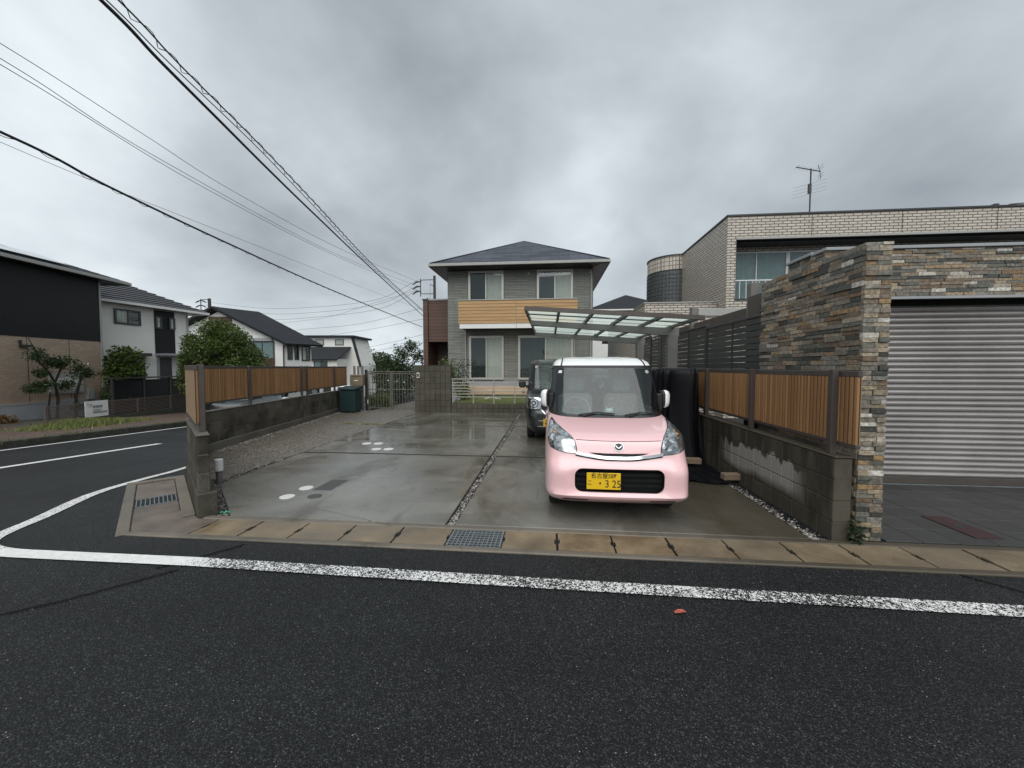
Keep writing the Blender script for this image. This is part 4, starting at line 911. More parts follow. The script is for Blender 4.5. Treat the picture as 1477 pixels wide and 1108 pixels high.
for r, a in gb2:
    p = (TC[0]+(TR-.02)*math.cos(a), TC[1]+(TR-.02)*math.sin(a), 3.80+.1605*r); o = addobj('glass_block', me, tw, p, a+math.pi/2)
MB().cyl(TC, TR-.022, 3.80, 5.575, 64).build('grout', M_FOUND, tw)
an = thing('tv_antenna', 'roof television aerial on a mast above the beige tiled parapet', 'antenna', (7.82, 12.66, 6.2))
MB().tube([(7.82, 12.66, 6.2), (7.82, 12.66, 7.56)], .02, 8).build('mast', M_POLE, an)
up = MB(); up.tube([(7.36, 12.60, 7.60), (7.82, 12.66, 7.53), (8.12, 12.70, 7.485)], .014, 6)
up.build('boom', M_POLE, an); el_ = MB()
for t in range(7): x = 7.40+.09*t; y = 12.605+.012*t; el_.tube([(x-.01, y-.13, 7.594-.0145*t), (x+.01, y+.13, 7.594-.0145*t)], .003, 4)
for dz in (-.16, -.08, .08, .16): el_.tube([(8.10, 12.55, 7.48+dz), (8.12, 12.70, 7.48+dz), (8.14, 12.85, 7.48+dz)], .004, 4)
el_.tube([(8.12, 12.70, 7.28), (8.10, 12.70, 7.48), (8.04, 12.70, 7.68)], .008, 5); el_.build('elements', M_POLE, an); lo_ = MB(); lo_.box(7.74, 7.82, 12.6, 12.66, 6.82, 7.1)
lo_.build('bracket', M_DKTRIM, an); e2 = MB()
for z in (6.80, 6.90, 7.0, 7.1): e2.tube([(7.40, 12.78, z-.05), (7.80, 12.6, z), (8.16, 12.46, z+.06)], .005, 4)
e2.build('lower_elements', M_TRIM, an)
rv = thing('roof_unit', 'small dark vents and pipe on the far end of the beige roof', 'roof vent', (13.6, 13.2, 6.2))
for x in (13.05, 13.35): boxo('vent', M_DKTRIM, rv, x-.06, x+.06, 13.1, 13.25, 5.62, 6.42 if x < 13.2 else 6.50)
MB().tube([(13.4, 13.2, 6.35), (13.8, 13.2, 6.5), (14.8, 13.2, 6.55), (15.5, 13.2, 6.4)], .015, 6).build('pipe', M_DKTRIM, rv)
# ---- white house beyond the carport
fh = thing('house', 'white house with dark hipped roof glimpsed behind the carport', 'house', (6, 33, 0))
boxo('wall', M_WHITEWALL, fh, 3.4, 9.4, 31, 37, -.05, 6.0)
ap2 = Vector((6.5, 34, 7.75))
cc = [Vector((2.9, 30.5, 6.05)), Vector((10, 30.5, 6.05)), Vector((10, 37.5, 6.05)), Vector((2.9, 37.5, 6.05))]
for i in range(4): slope_roof('roof', fh, (cc[i], cc[(i+1) % 4], ap2, ap2), M_ROOFBLK, .05, 14 if i in (0, 3) else 0, .012)
boxo('gutter', M_WHITE, fh, 2.85, 10.05, 30.42, 30.5, 5.95, 6.05)
cp2 = thing('garden_shed', 'dark flat topped shed between the grey house and the louvre fence', 'shed', (4.2, 20, 0))
boxo('wall', M_DKTRIM, cp2, 3.5, 5.4, 21.2, 23, -.05, 2.95); boxo('roof', M_ROOFBLK, cp2, 3.1, 5.5, 20.9, 23.2, 2.955, 3.1); boxo('door', M_GREYPOST, cp2, 3.8, 4.6, 21.17, 21.2, .1, 2.1)

# ---- left side of the road: houses stand on the L frame
h1 = thing('house', 'brown tiled house with black upper siding and solar panels on the left edge', 'house', tuple(LF(-22, 16, -.7)))
N1 = -19.75; S1 = 21.45
def lbox(name, m, parent, n0, n1, s0, s1, z0, z1, b=None): return boxo(name, m, parent, n0, n1, s0, s1, z0, z1, T=LF, b=b)
lbox('lower_wall', M_BROWNTILE, h1, -29, N1, 6, S1, .02, 2.91); lbox('upper_wall', M_BLACKWALL, h1, -29, N1+.02, 6, S1+.02, 2.912, 6.02); lbox('foundation', M_FOUND, h1, -29, N1+.03, 6, S1+.03, -1.6, -.02)
lbox('base_trim', M_TRIM, h1, -29, N1+.04, 6, S1+.04, -.02, .06); lbox('corner_trim', M_TRIM, h1, N1-.06, N1+.045, S1-.04, S1+.06, .06, 5.95)
for s in (18.2, 19.9): lbox('control_joint', M_DKTRIM, h1, N1-.005, N1+.004, s-.012, s+.012, .07, 2.9)
E1n, E1s, E1z = N1+.62, S1+1.0, 6.15
rA, rB = LF(E1n, 4, E1z), LF(E1n, E1s, E1z); rC, rD = LF(-24.6, E1s-5.6, 8.15), LF(-24.6, 4, 8.15)
slope_roof('roof', h1, (rA, rB, rC, rD), M_ROOFBLK, .08, 22, .012); slope_roof('roof', h1, (rB, LF(-29.6, E1s, E1z), rC, rC), M_ROOFBLK, .08)
lbox('gutter', M_TRIM, h1, E1n, E1n+.11, 4, E1s+.05, E1z-.16, E1z-.02, b=.012); lbox('gutter', M_TRIM, h1, -29.6, E1n, E1s, E1s+.1, E1z-.16, E1z-.02)
lbox('soffit', M_DKTRIM, h1, -29, E1n-.01, 6, E1s-.02, 6.025, 6.09)
rn = (rB-rA).cross(rD-rA).normalized(); rn = rn if rn.z > 0 else -rn
for r in range(3):
    for k in range(6):
        s1 = E1s-2.6-r*1.35-k*1.62; t0, t1 = .07+.29*r, .07+.29*r+.27
        P_ = lambda t, s: (LF(E1n+(-24.6-E1n)*t, s, E1z+(8.15-E1z)*t))
        mb = MB(); mb.prism([P_(t0, s1-1.58)+rn*.06, P_(t0, s1)+rn*.06, P_(t1, s1)+rn*.06, P_(t1, s1-1.58)+rn*.06], rn*.045); mb.build('solar_panel', M_SOLAR, h1)
lbox('notice_case', M_TRIM, h1, N1, N1+.09, 18.95, 20.42, .36, 1.30); nb = lbox('notice_board', M_BOXPANEL, h1, N1+.091, N1+.10, 19.02, 20.35, .46, 1.22)
for (a, b, c2, d) in ((19.1, 19.5, .6, 1.1), (19.55, 19.85, .75, 1.12), (19.9, 20.2, .58, .98)): lbox('notice', M_WHITE, nb, N1+.101, N1+.104, a, b, c2, d)
lbox('wall_lamp', M_DKTRIM, h1, N1, N1+.2, 17.9, 18.2, 2.45, 2.56); lbox('lamp_stem', M_DKTRIM, h1, N1, N1+.06, 17.9, 17.98, 2.56, 2.75); lbox('meter', M_TRIM, h1, N1+.0, N1+.15, 20.55, 20.85, -.0, .55)
# white house with the dark panel
d2 = Vector((math.sin(R(5.2)), math.cos(R(5.2)), 0)); n2 = Vector((d2.y, -d2.x, 0)); P2 = Vector((-24.19, 18.95, 0))
def H2(u, v, z=0.0): p = P2+d2*u+n2*v; return Vector((p.x, p.y, z))      # u along the front away from us, v towards the road
h2 = thing('house', 'pale two storey house with grey tiled roof and a black panel over its door', 'house', tuple(H2(2, -3, -1.2)))
def hbox(F, name, m, parent, *a, b=None): return boxo(name, m, parent, *a, T=F, b=b)
hbox(H2, 'wall', M_CREAMWALL, h2, -4, 4.5, -7, 0, -1.8, 5.12)
slope_roof('roof', h2, (H2(-4.5, .55, 5.27), H2(5.4, .55, 5.27), H2(1.6, -3.6, 7.35), H2(-4.5, -3.6, 7.35)), M_ROOFTILE, .10, 13, .055)
slope_roof('roof', h2, (H2(5.4, .55, 5.27), H2(5.4, -7.6, 5.27), H2(1.6, -3.6, 7.35), H2(1.6, -3.6, 7.35)), M_ROOFTILE, .10, 13, .055)
hbox(H2, 'gutter', M_WHITE, h2, -4.5, 5.45, .55, .65, 5.12, 5.26); hbox(H2, 'gutter', M_WHITE, h2, 5.4, 5.5, -7.5, .55, 5.12, 5.26); hbox(H2, 'soffit', M_TRIM, h2, -4.4, 5.35, -7.4, .54, 5.125, 5.19)
hbox(H2, 'dark_panel', M_BLACKWALL, h2, 2.45, 3.62, .0, .03, 2.44, 5.08)
window(h2, H2(.40, 0, 4.02), d2, 1.30, .86, sash=M_DKSASH, left=M_CURTAIN, right=M_ROOMDK); window(h2, H2(2.47, .03, 3.95), d2, .36, .75, sash=M_DKSASH, panes=1, left=M_CURTAIN); window(h2, H2(3.25, .03, 3.95), d2, .36, .75, sash=M_DKSASH, panes=1, left=M_CURTAIN)
window(h2, H2(.95, 0, .30), d2, .85, 1.85, sash=M_DKSASH, left=M_CURTDK, right=M_ROOMDK); hbox(H2, 'window_hood', M_DKTRIM, h2, .55, 1.95, 0, .45, 2.24, 2.42)
hbox(H2, 'canopy', M_FOUND, h2, 2.42, 4.25, 0, .9, 2.30, 2.43); hbox(H2, 'door', M_DKTRIM, h2, 2.65, 3.35, 0, .04, -.6, 2.2); hbox(H2, 'door_frame', M_FOUND, h2, 2.5, 2.62, 0, .07, -.6, 2.29)
pipe(h2, [H2(4.42, .06, -1), H2(4.42, .06, 5.0), H2(4.9, .5, 5.15)], .04, M_TRIM)
# white gabled house
G0 = Vector((-24.8, 33.93, 0)); gx = Vector((-8.79, -.79, 0)).normalized(); gy = Vector((.42, .91, 0)).normalized()
def H3(u, v, z=0.0): p = G0+gx*u+gy*v; return Vector((p.x, p.y, z))      # u leftwards along the gable, v back
h3 = thing('house', 'white rendered house with black gabled roof behind the round bushy tree', 'house', tuple(H3(5, 4, -2)))
gp = [H3(0, 0, -3), H3(11.4, 0, -3), H3(11.4, 0, 4.1), H3(5.85, 0, 6.85), H3(0, 0, 4.1)]
mb = MB(); mb.prism(gp, gy*2.75); mb.build('wall', M_WHITEWALL, h3)
def roof_side(sg):
    e0 = -1.0 if sg else 12.4; 
    slope_roof('roof', h3, (H3(e0, -.7, 3.78), H3(e0, 3.0, 3.78), H3(5.85, 3.4, 7.18), H3(5.85, -.7, 7.18)), M_ROOFBLK, .20, 18, .012)
roof_side(True); roof_side(False)
hbox(H3, 'attic_panel', M_BROWNSIDE, h3, 4.7, 6.9, -.02, 0, 5.2, 6.3); hbox(H3, 'vent', M_DKTRIM, h3, 9.2, 9.6, -.03, 0, 5.0, 5.25)
window(h3, H3(3.1, 0, 2.0), -gx, 2.3, 2.0, sash=M_DKSASH, left=M_CURTDK, right=M_CURTDK); hbox(H3, 'shutter_box', M_FOUND, h3, .85, 3.2, -.22, 0, 4.02, 4.30); hbox(H3, 'balcony', M_BROWNSIDE, h3, .8, 4.2, -.9, -.0, 1.2, 2.45)
for v0, v1, z0, z1 in ((.38, .84, 2.3, 3.75), (1.05, 1.47, 2.3, 3.75)): window(h3, H3(0, v0, z0), gy, v1-v0, z1-z0, sash=M_DKSASH, panes=1, left=M_ROOMDK)
window(h3, H3(0, 1.75, 2.2), gy, .85, 1.5, sash=M_DKSASH, left=M_CURTAIN, right=M_ROOMDK)
pipe(h3, [H3(-.08, -.05, -2), H3(-.08, -.05, 3.6), H3(-.5, -.3, 3.75)], .06, M_DKTRIM)
# white house with two stepped roofs, far down the road
Q0 = Vector((-37.6, 56.9, 0)); qx = Vector((.995, .095, 0)); qy = Vector((-.095, .995, 0))
def H4(u, v, z=0.0): p = Q0+qx*u+qy*v; return Vector((p.x, p.y, z))
h4 = thing('house', 'far white house with a high band of small windows above a black lower roof', 'house', tuple(H4(4, 4, -3)))
hbox(H4, 'wall', M_WHITEWALL, h4, -3, 6.9, .0, 7, -4, 6.2); hbox(H4, 'upper_roof', M_ROOFBLK, h4, -3.5, 7.5, -.5, 7.3, 6.2, 6.5)
mb = MB(); mb.prism([H4(6.9, 0, 6.2), H4(8.2, 0, 1.8), H4(8.2, 0, -4), H4(6.9, 0, -4)], qy*7); mb.build('side_wall', M_CREAMWALL, h4)
mb = MB(); mb.prism([H4(6.9, -.25, 6.45), H4(7.2, -.25, 6.45), H4(8.42, -.25, 1.6), H4(8.22, -.25, 1.6)], qy*.5); mb.build('rake_board', M_ROOFBLK, h4)
hbox(H4, 'lower_wall', M_WHITEWALL, h4, -3, 6.2, -3.5, -.0, -4, 2.8)
slope_roof('lower_roof', h4, (H4(-3.4, -4.1, 2.75), H4(6.5, -4.1, 2.75), H4(6.9, -.02, 4.75), H4(-3.4, -.02, 4.75)), M_ROOFBLK, .12, 12, .012)
for u in (-.7, 1.3, 4.4): window(h4, H4(u, 0, 5.0), qx, 1.35, .9, sash=M_DKSASH, panes=1, left=M_CURTAIN)
for u, wd in ((1.0, 2.0), (3.4, 2.0)): window(h4, H4(u-.6, -3.5, 1.0), qx, wd, 1.5, sash=M_DKSASH, left=M_CURTDK, right=M_ROOMDK)
# low far roofs beyond the gate
rg = random.Random(11)
for k, (x, y, wd, lb, m) in enumerate(((-40, 88, 9, 'distant low house with bluish roof left of the garden tree', M_SOLAR), (-30, 98, 12, 'distant low house with grey roof right of the garden tree', M_FOUND))):
    t = thing('house', lb, 'house', (x, y, -4)); boxo('wall', M_CREAMWALL, t, x-wd/2, x+wd/2, y, y+7, -5, .2)
    mb = MB(); mb.prism([(x-wd/2-.5, y-.5, .2), (x-wd/2-.5, y+7.5, .2), (x-wd/2-.5, y+3.5, 1.9)], (wd+1, 0, 0)); mb.build('roof', m, t)
# ---- far side of the left road: kerb, verge, paved footpath, low screen fence
def lstruct(name, m, prof, s0=-6, s1=60, step=1.0):
    """prof(s) gives (n, dz) outline points, closed to the ground"""
    mb = MB(); ss = [s0+step*i for i in range(int((s1-s0)/step)+1)]
    pts = prof; gz = lambda s: zg(*LF(-14, s)[:2])
    mb.grid(lambda u, s: LF(pts[u][0], s, gz(s)+pts[u][1]), list(range(len(pts))), ss); o = mb.build(name, m, None, fix=False); o['kind'] = 'structure'; return o
lstruct('kerb', M_KERB, [(-12.30, -.1), (-12.30, .17), (-12.34, .19), (-12.50, .19)])
lstruct('footpath', M_PATH, [(-12.50, .185), (-16.9, .20)]); lstruct('yard', M_SOIL, [(-16.9, .205), (-19.9, .22), (-40, .25)])
boxo('slope_wall', M_KERB, None, -17.15, -16.95, 16.1, 44, -4, -.62, T=LF)['kind'] = 'structure'
mf = thing('screen_fence', 'low brown screen fence of thin level slats across the left road', 'screen fence', tuple(LF(-17.05, 24, -.6)))
for i in range(9):
    s0 = 16.2+2.0*i; lbox('post', M_SCREEN, mf, -17.08, -17.02, s0-.03, s0+.03, -.7, .06)
    for k in range(9): lbox('slat', M_SCREEN, mf, -17.055, -17.045, s0+.03, s0+1.97, -.56+.067*k, -.525+.067*k)
    lbox('top_rail', M_SCREEN, mf, -17.07, -17.03, s0+.03, s0+1.97, .03, .07)
lbox('end_post', M_SCREEN, mf, -17.08, -17.02, 18.47, 18.53, -.7, .08)
sb = thing('sign_board', 'white notice sign with dark lettering fixed to the low screen fence', 'sign', tuple(LF(-16.98, 18.6, -.2)))
lbox('board', M_WHITE, sb, -17.0, -16.97, 17.620, 18.624, -.57, .12)
for (a, b, z0, z1, m) in ((17.701, 17.766, -.03, .03, M_TRIM), (17.798, 17.912, -.08, .0, M_TRIM), (17.701, 17.928, -.12, -.10, M_FOUND)): lbox('emblem', m, sb, -16.969, -16.966, a, b, z0, z1)
def glyphs(s0, s1, z0, z1, n, kanji):
    rg = random.Random(int(s0*100+n)); w_ = (s1-s0)/n
    for i in range(n):
        a = s0+w_*i; mb = MB(LF); e_ = w_*.8; d = -16.966
        if kanji:
            for f in (0, .42, .86): mb.box(-16.969, d, a, a+e_, z0+(z1-z0)*f, z0+(z1-z0)*(f+.14))
            for f in (.05, .45, .82): mb.box(-16.969, d+.001, a+e_*f, a+e_*(f+.14), z0+(z1-z0)*.02, z0+(z1-z0)*.98)
        else:
            mb.box(-16.969, d, a, a+e_*.25, z0, z1); mb.box(-16.969, d+.001, a+e_*.25, a+e_, z0, z0+(z1-z0)*.3); mb.box(-16.969, d, a+e_*.25, a+e_, z1-(z1-z0)*.3, z1)
        mb.build('lettering', M_DKTRIM, sb)
glyphs(17.944, 18.381, -.19, -.08, 4, True); glyphs(17.944, 18.333, -.275, -.25, 9, False); glyphs(17.944, 18.252, -.325, -.30, 7, False); glyphs(17.944, 18.576, -.42, -.35, 12, False)
# carport-like low dark fence in front of the pale house
cf = thing('yard_fence', 'dark panelled yard fence with a capped top rail before the pale house', 'yard fence', tuple(LF(-20.6, 27, -1)))
for i in range(-1, 6):
    s0 = 22.2+1.75*i; lbox('panel', M_BLACKWALL, cf, -18.43, -18.39, s0+.04, s0+1.71, -1.2, .92); lbox('post', M_DKSASH, cf, -18.46, -18.36, s0-.04, s0+.04, -1.4, 1.0); lbox('cap_rail', M_DKSASH, cf, -18.65, -18.25, s0-.02, s0+1.73, 1.0, 1.07)

# ================================================================== VEHICLES
def lerp_tab(tab, z):
    if z <= tab[0][0]: return tab[0][1]
    for (a, b), (c, d) in zip(tab, tab[1:]):
        if z <= c: return b+(d-b)*(z-a)/(c-a)
    return tab[-1][1]
class Car:
    def __init__(s, P): s.P = P; s.yc = P.get('yc', 1.9)
    def w(s, h): return lerp_tab(s.P['w'], h)
    def yf(s, h): return lerp_tab(s.P['yf'], h)
    def yr(s, h): return lerp_tab(s.P['yr'], h)
    def n(s, h): return lerp_tab(s.P['n'], h)
    def sculpt(s, x, h):
        st = lambda a, b, q: (lambda t: t*t*(3-2*t))(max(0.0, min(1.0, (q-a)/(b-a))))
        a = abs(x); return s.P.get('cheek', 0)*st(.43, .53, a+.25*(.47-h))*st(.27, .33, h)*(1-st(.52, .60, h))
    def lift(s, x, h):
        g = max(0.0, min(1.0, (h-.62)/.25))*max(0.0, min(1.0, (1.25-h)/.2)); return s.P['lift']*min(1, abs(x)/s.w(h))**4*g
    def S(s, x, h):                          # front (and windscreen) surface
        w_ = s.w(h); n = s.n(h); k = max(0.0, 1-min(1.0, abs(x)/w_)**n)**(1/n)
        y = s.yc-(s.yc-s.yf(h)+s.sculpt(x, h))*k
        return Vector((x, y+s.P['crown']*(x/w_)**2*k, h+s.lift(x, h)))
    def SB(s, x, h):
        w_ = s.w(h); n = s.n(h); k = max(0.0, 1-min(1.0, abs(x)/w_)**n)**(1/n); return Vector((x, s.yc+(s.yr(h)-s.yc)*k, h+s.lift(x, h)))
    def SS(s, y, h, sg):                     # side surface
        w_ = s.w(h); n = s.n(h); q = (s.yc-y)/(s.yc-s.yf(h)-s.P['crown']) if y < s.yc else (y-s.yc)/(s.yr(h)-s.yc)
        x = w_*max(0.0, 1-min(1.0, abs(q))**n)**(1/n); return Vector((sg*x, y, h+s.lift(x, h)))
    def ring(s, h, N=22):
        w_ = s.w(h); n = s.n(h); pts = []
        fs = [0, .09, .18, .27, .36, .45, .53, .60, .66, .72, .77, .82, .865, .90, .93, .955, .975, .988, .995, .9985, 1.0]
        xs = [w_*f for f in fs]; ks = [max(0, 1-f**n)**(1/n) for f in fs]
        fr = [(x, s.yc-(s.yc-s.yf(h)+s.sculpt(x, h))*k+s.P['crown']*(x/w_)**2*k) for x, k in zip(xs, ks)]; bk = [(x, s.yc+(s.yr(h)-s.yc)*k) for x, k in zip(xs, ks)]
        fr[-1] = (w_, s.yc)
        pts = [(-x, y) for x, y in fr[::-1]] + [(x, y) for x, y in fr[1:]] + [(x, y) for x, y in bk[::-1][1:]] + [(-x, y) for x, y in bk[1:-1]]
        return [Vector((x, y, h+s.lift(x, h))) for x, y in pts]
    def loft(s, hs, cap0=True, cap1=True):
        mb = MB(); rs = [[mb.P(p) for p in s.ring(h)] for h in hs]; n = len(rs[0])
        for a, b in zip(rs, rs[1:]):
            for k in range(n): mb.f.append([a[k], a[(k+1) % n], b[(k+1) % n], b[k]])
        if cap0: mb.f.append(rs[0][::-1])
        if cap1: mb.f.append(rs[-1])
        return mb
    def patch(s, poly, off=.004, surf=None, thick=0.0, sub=4, tf=None):
        """closed (x, h) outline laid on a surface"""
        surf = surf or s.S; bm = bmesh.new(); f = bm.faces.new([bm.verts.new((x, h, 0)) for x, h in poly])
        bmesh.ops.triangulate(bm, faces=[f])
        for _ in range(sub):
            L = [e for e in bm.edges if e.calc_length() > .035]
            if not L: break
            bmesh.ops.subdivide_edges(bm, edges=L, cuts=1, use_grid_fill=True); bmesh.ops.triangulate(bm, faces=[f for f in bm.faces if len(f.verts) > 4])
        def at(x, h, o):
            e = .003; p = surf(x, h); a = surf(x+e, h)-surf(x-e, h); b = surf(x, h+e)-surf(x, h-e); n = a.cross(b)
            if n.length < 1e-9: n = Vector((0, -1, 0))
            n.normalize(); n = n if surf is not s.SB else -n
            return p+n*o
        mb = MB(); mb.v = [at(v.co.x, v.co.y, off) for v in bm.verts]; bm.verts.index_update(); mb.f = [[v.index for v in f.verts] for f in bm.faces]
        if thick:
            k = len(mb.v); mb.v += [at(v.co.x, v.co.y, off-thick) for v in bm.verts]
            for e in bm.edges:
                if len(e.link_faces) == 1: a, b = e.verts[0].index, e.verts[1].index; mb.f.append([a, b, b+k, a+k])
        bm.free(); return mb
def rrect(x0, x1, z0, z1, r, n=5):
    out = []
    for cx_, cz_, a0 in ((x1-r, z1-r, 0), (x0+r, z1-r, 90), (x0+r, z0+r, 180), (x1-r, z0+r, 270)):
        for k in range(n+1): a = R(a0+90*k/n); out.append((cx_+r*math.cos(a), cz_+r*math.sin(a)))
    return out
def band(cl, hw):                            # outline of a strip from its centre line [(x, h, halfwidth?)]
    up = [(x, h+(t if t is not None else hw)) for x, h, t in cl]; dn = [(x, h-(t if t is not None else hw)) for x, h, t in cl]; return up+dn[::-1]
def text_mesh(body, size, m, name):
    cu = bpy.data.curves.new('txt', 'FONT'); cu.body = body; cu.size = size; cu.extrude = .0008; cu.align_x = 'CENTER'
    o = bpy.data.objects.new('txt', cu); COL.objects.link(o); dg = bpy.context.evaluated_depsgraph_get(); me = bpy.data.meshes.new_from_object(o.evaluated_get(dg)); bpy.data.objects.remove(o)
    me.name = name; me.materials.clear(); me.materials.append(m); return me
def plate(parent, T, cx_, y, cz_, full=True):
    mb = MB(T); mb.cbox(cx_-.165, cx_+.165, y-.004, y+.002, cz_-.0825, cz_+.0825, b=.003); pl = mb.build('number_plate', M_PLATE, parent)
    if not full: 
        mb = MB(T)
        for i in range(3): mb.box(cx_-.02+.06*i, cx_+.025+.06*i, y-.0055, y-.0045, cz_-.055, cz_+.02)
        mb.box(cx_-.13, cx_-.10, y-.0055, y-.0045, cz_-.03, cz_); mb.build('plate_lettering', M_PLATETXT, pl); return
    for body, size, dx, dz in (('名古屋587', .060, .0, .033), ('・3 25', .105, .045, -.060), ('こ', .055, -.135, -.035)):
        me = text_mesh(body, size, M_PLATETXT, 'plate_lettering'); o = bpy.data.objects.new('plate_lettering', me); COL.objects.link(o); o.parent = pl
        p = T(cx_+dx, y-.0055, cz_+dz); o.location = Vector(p)-base(pl); o.rotation_euler = (R(90), 0, CAR_ROT[0]); BASE[o.name] = Vector(p)
        if 'こ' not in body: o.scale = (.92 if '古' in body else .85, 1, 1)
    for dx in (-.105, .105): MB(T).box(cx_+dx-.006, cx_+dx+.006, y-.006, y-.004, cz_+.052, cz_+.064).build('bolt', M_PLATETXT, pl)
CAR_ROT = [0.0]
def wheel(parent, T, x, y, r, wd, sg):
    mb = MB(); prof = [(-wd/2, r*.62), (-wd/2, r*.93), (-wd/2+.02, r), (wd/2-.02, r), (wd/2, r*.93), (wd/2, r*.62)]
    n = 28; g = [[mb.P(T(x+a, y+b*math.cos(2*math.pi*k/n), r+b*math.sin(2*math.pi*k/n))) for k in range(n)] for a, b in prof]
    for A, B in zip(g, g[1:]):
        for k in range(n): mb.f.append([A[k], A[(k+1) % n], B[(k+1) % n], B[k]])
    wh = mb.build('wheel', M_RUBBER, parent); smooth_angle(wh, 50)
    mb = MB(); xo = x+sg*wd*.42
    c = mb.P(T(xo+sg*.015, y, r)); rim = [mb.P(T(xo, y+r*.64*math.cos(2*math.pi*k/n), r+r*.64*math.sin(2*math.pi*k/n))) for k in range(n)]
    for k in range(n): mb.f.append([c, rim[k], rim[(k+1) % n]])
    mb.build('hub_cap', M_RIM, wh); return wh
def boolean_cut(o, cutters):
    for c in cutters:
        md = o.modifiers.new('cut', 'BOOLEAN'); md.operation = 'DIFFERENCE'; md.object = c; md.solver = 'EXACT'
    dg = bpy.context.evaluated_depsgraph_get(); me = bpy.data.meshes.new_from_object(o.evaluated_get(dg)); old = o.data; o.modifiers.clear(); o.data = me; me.name = old.name
    for c in cutters: bpy.data.objects.remove(c)
def make_car(loc, rotz, P, label, detail=True, group=None):
    C_ = Car(P); loc = Vector(loc); cr, sr = math.cos(rotz), math.sin(rotz); CAR_ROT[0] = rotz
    T = lambda x, y, z: (loc.x+x*cr-y*sr, loc.y+x*sr+y*cr, loc.z+z)
    root = thing('parked_car', label, 'car', tuple(loc), group); root_b = base(root)
    def put(mb, name, m, parent=root, ang=40, fix=True):
        mb.v = [Vector(T(*v)) for v in mb.v]; o = mb.build(name, m, parent, fix=fix); smooth_angle(o, ang); return o
    hb = P['belt']; hr = P['rail']; ht = P['top']
    hs = [.19, .215, .235, .25, .27, .285, .30, .34, .38, .42, .46, .50, .54, .58, .615, .64, .66, .675, .69, .71, .74, .77, .80, .83, .84, .85, .86, .875, .89, .905, .92, .935, .95, .965, .98, .99, 1.0, 1.03, hb]
    hs = sorted({h for h in hs if h < hb-.004} | {hb})
    body = put(C_.loft(hs), 'body', P['paint'], fix=True)
    cut = []
    for y in P['axles']:
        for sg in (-1, 1):
            mb = MB(); n = 32; rr = P['arch']; A = []
            for x in (sg*.45, sg*.9): A.append([mb.P(T(x, y+rr*math.cos(2*math.pi*k/n), P['r']+rr*math.sin(2*math.pi*k/n))) for k in range(n)])
            for k in range(n): mb.f.append([A[0][k], A[0][(k+1) % n], A[1][(k+1) % n], A[1][k]])
            mb.f += [A[0][::-1], A[1]]; cut.append(addobj('cutter', mb.mesh('cutter', M_TRIMBLK)))
    G = P.get('grille')
    if G:
        mb = MB(T); mb.prism([(x, -.2, z) for x, z in rrect(*G)], (0, .2+P['gdepth'], 0)); cut.append(addobj('cutter', mb.mesh('cutter', M_TRIMBLK)))
    if detail: boolean_cut(body, cut)
    else:
        for c in cut: bpy.data.objects.remove(c)
    bm = bmesh.new(); bm.from_mesh(body.data)
    tops = [f for f in bm.faces if f.normal.z > .8 and f.calc_area() > .9]
    bmesh.ops.delete(bm, geom=tops, context='FACES'); bm.to_mesh(body.data); bm.free(); smooth_angle(body, 38)
    # greenhouse
    rs = [hr, hr+.02, hr+.04, hr+.06, hr+.08, hr+.095, hr+.108, hr+.118, hr+.126, ht-.006, ht]
    put(C_.loft([h for h in rs if h <= ht], cap0=False), 'roof', P['roofpaint'], ang=60)
    gl0, gl1 = hb+.005, hr+.001; f1 = P['glassf']
    def front_panel(xa0, xa1, xb0, xb1, h0, h1, name, m, off=0.0, nx=16, nh=8, surf=None):   # fractions of the half width at bottom/top
        mb = MB(); sf = surf or C_.S
        def fn(u, v):
            h = h0+(h1-h0)*v; a = xa0+(xb0-xa0)*v; b = xa1+(xb1-xa1)*v; p = sf((a+(b-a)*u)*C_.w(h), h); p.y += -off if sf == C_.S else off; return p
        mb.grid(fn, [i/nx for i in range(nx+1)], [i/nh for i in range(nh+1)]); return put(mb, name, m, fix=False)
    hc, hd = gl0+.035, gl1-.045
    front_panel(-f1, f1, -f1, f1, hc-.01, hd+.01, 'windscreen', M_CARGLASS, .002)
    front_panel(-.999, .999, -.999, .999, hb+.001, hc, 'cowl_panel', M_TRIMBLK, .001, 40); front_panel(-.985, .985, -.985, .985, hd, gl1, 'header_strip', M_TRIMBLK, .001)
    for sg in (-1, 1):
        a, b = sorted((sg*f1, sg*.9999)); front_panel(a, b, a, b, hc-.002, hd+.002, 'front_pillar', P['pillar'], .001, 10)
    front_panel(-.86, .86, -.86, .86, hb+.06, hr-.03, 'rear_window', M_SIDEGLASS, .002, surf=C_.SB)
    front_panel(-.9999, .9999, -.9999, .9999, gl0-.01, hb+.062, 'tailgate_panel', P['paint'], .0, surf=C_.SB); front_panel(-.9999, .9999, -.9999, .9999, hr-.032, gl1, 'tailgate_panel', P['roofpaint'], .0, surf=C_.SB)
    for sg in (-1, 1):
        a, b = sorted((sg*.86, sg*.9999)); front_panel(a, b, a, b, hb+.06, hr-.03, 'rear_pillar', P['paint'], .0, 6, surf=C_.SB)
        ys = P['side']; yA = .5
        def side(y0f, y1f, h0, h1, name, m, off=0.0, nx=8, nh=6):
            mb = MB()
            def fn(u, v):
                h = h0+(h1-h0)*v; y0, y1 = y0f(h), y1f(h); p = C_.SS(y0+(y1-y0)*u, h, sg); p.x += sg*off; return p
            mb.grid(fn, [i/nx for i in range(nx+1)], [i/nh for i in range(nh+1)]); return put(mb, name, m, fix=False)
        yf0 = lambda h: C_.S(.9999*C_.w(h), h).y
        yr0 = lambda h: C_.SB(.9999*C_.w(h), h).y
        cst = lambda c: (lambda h: c)
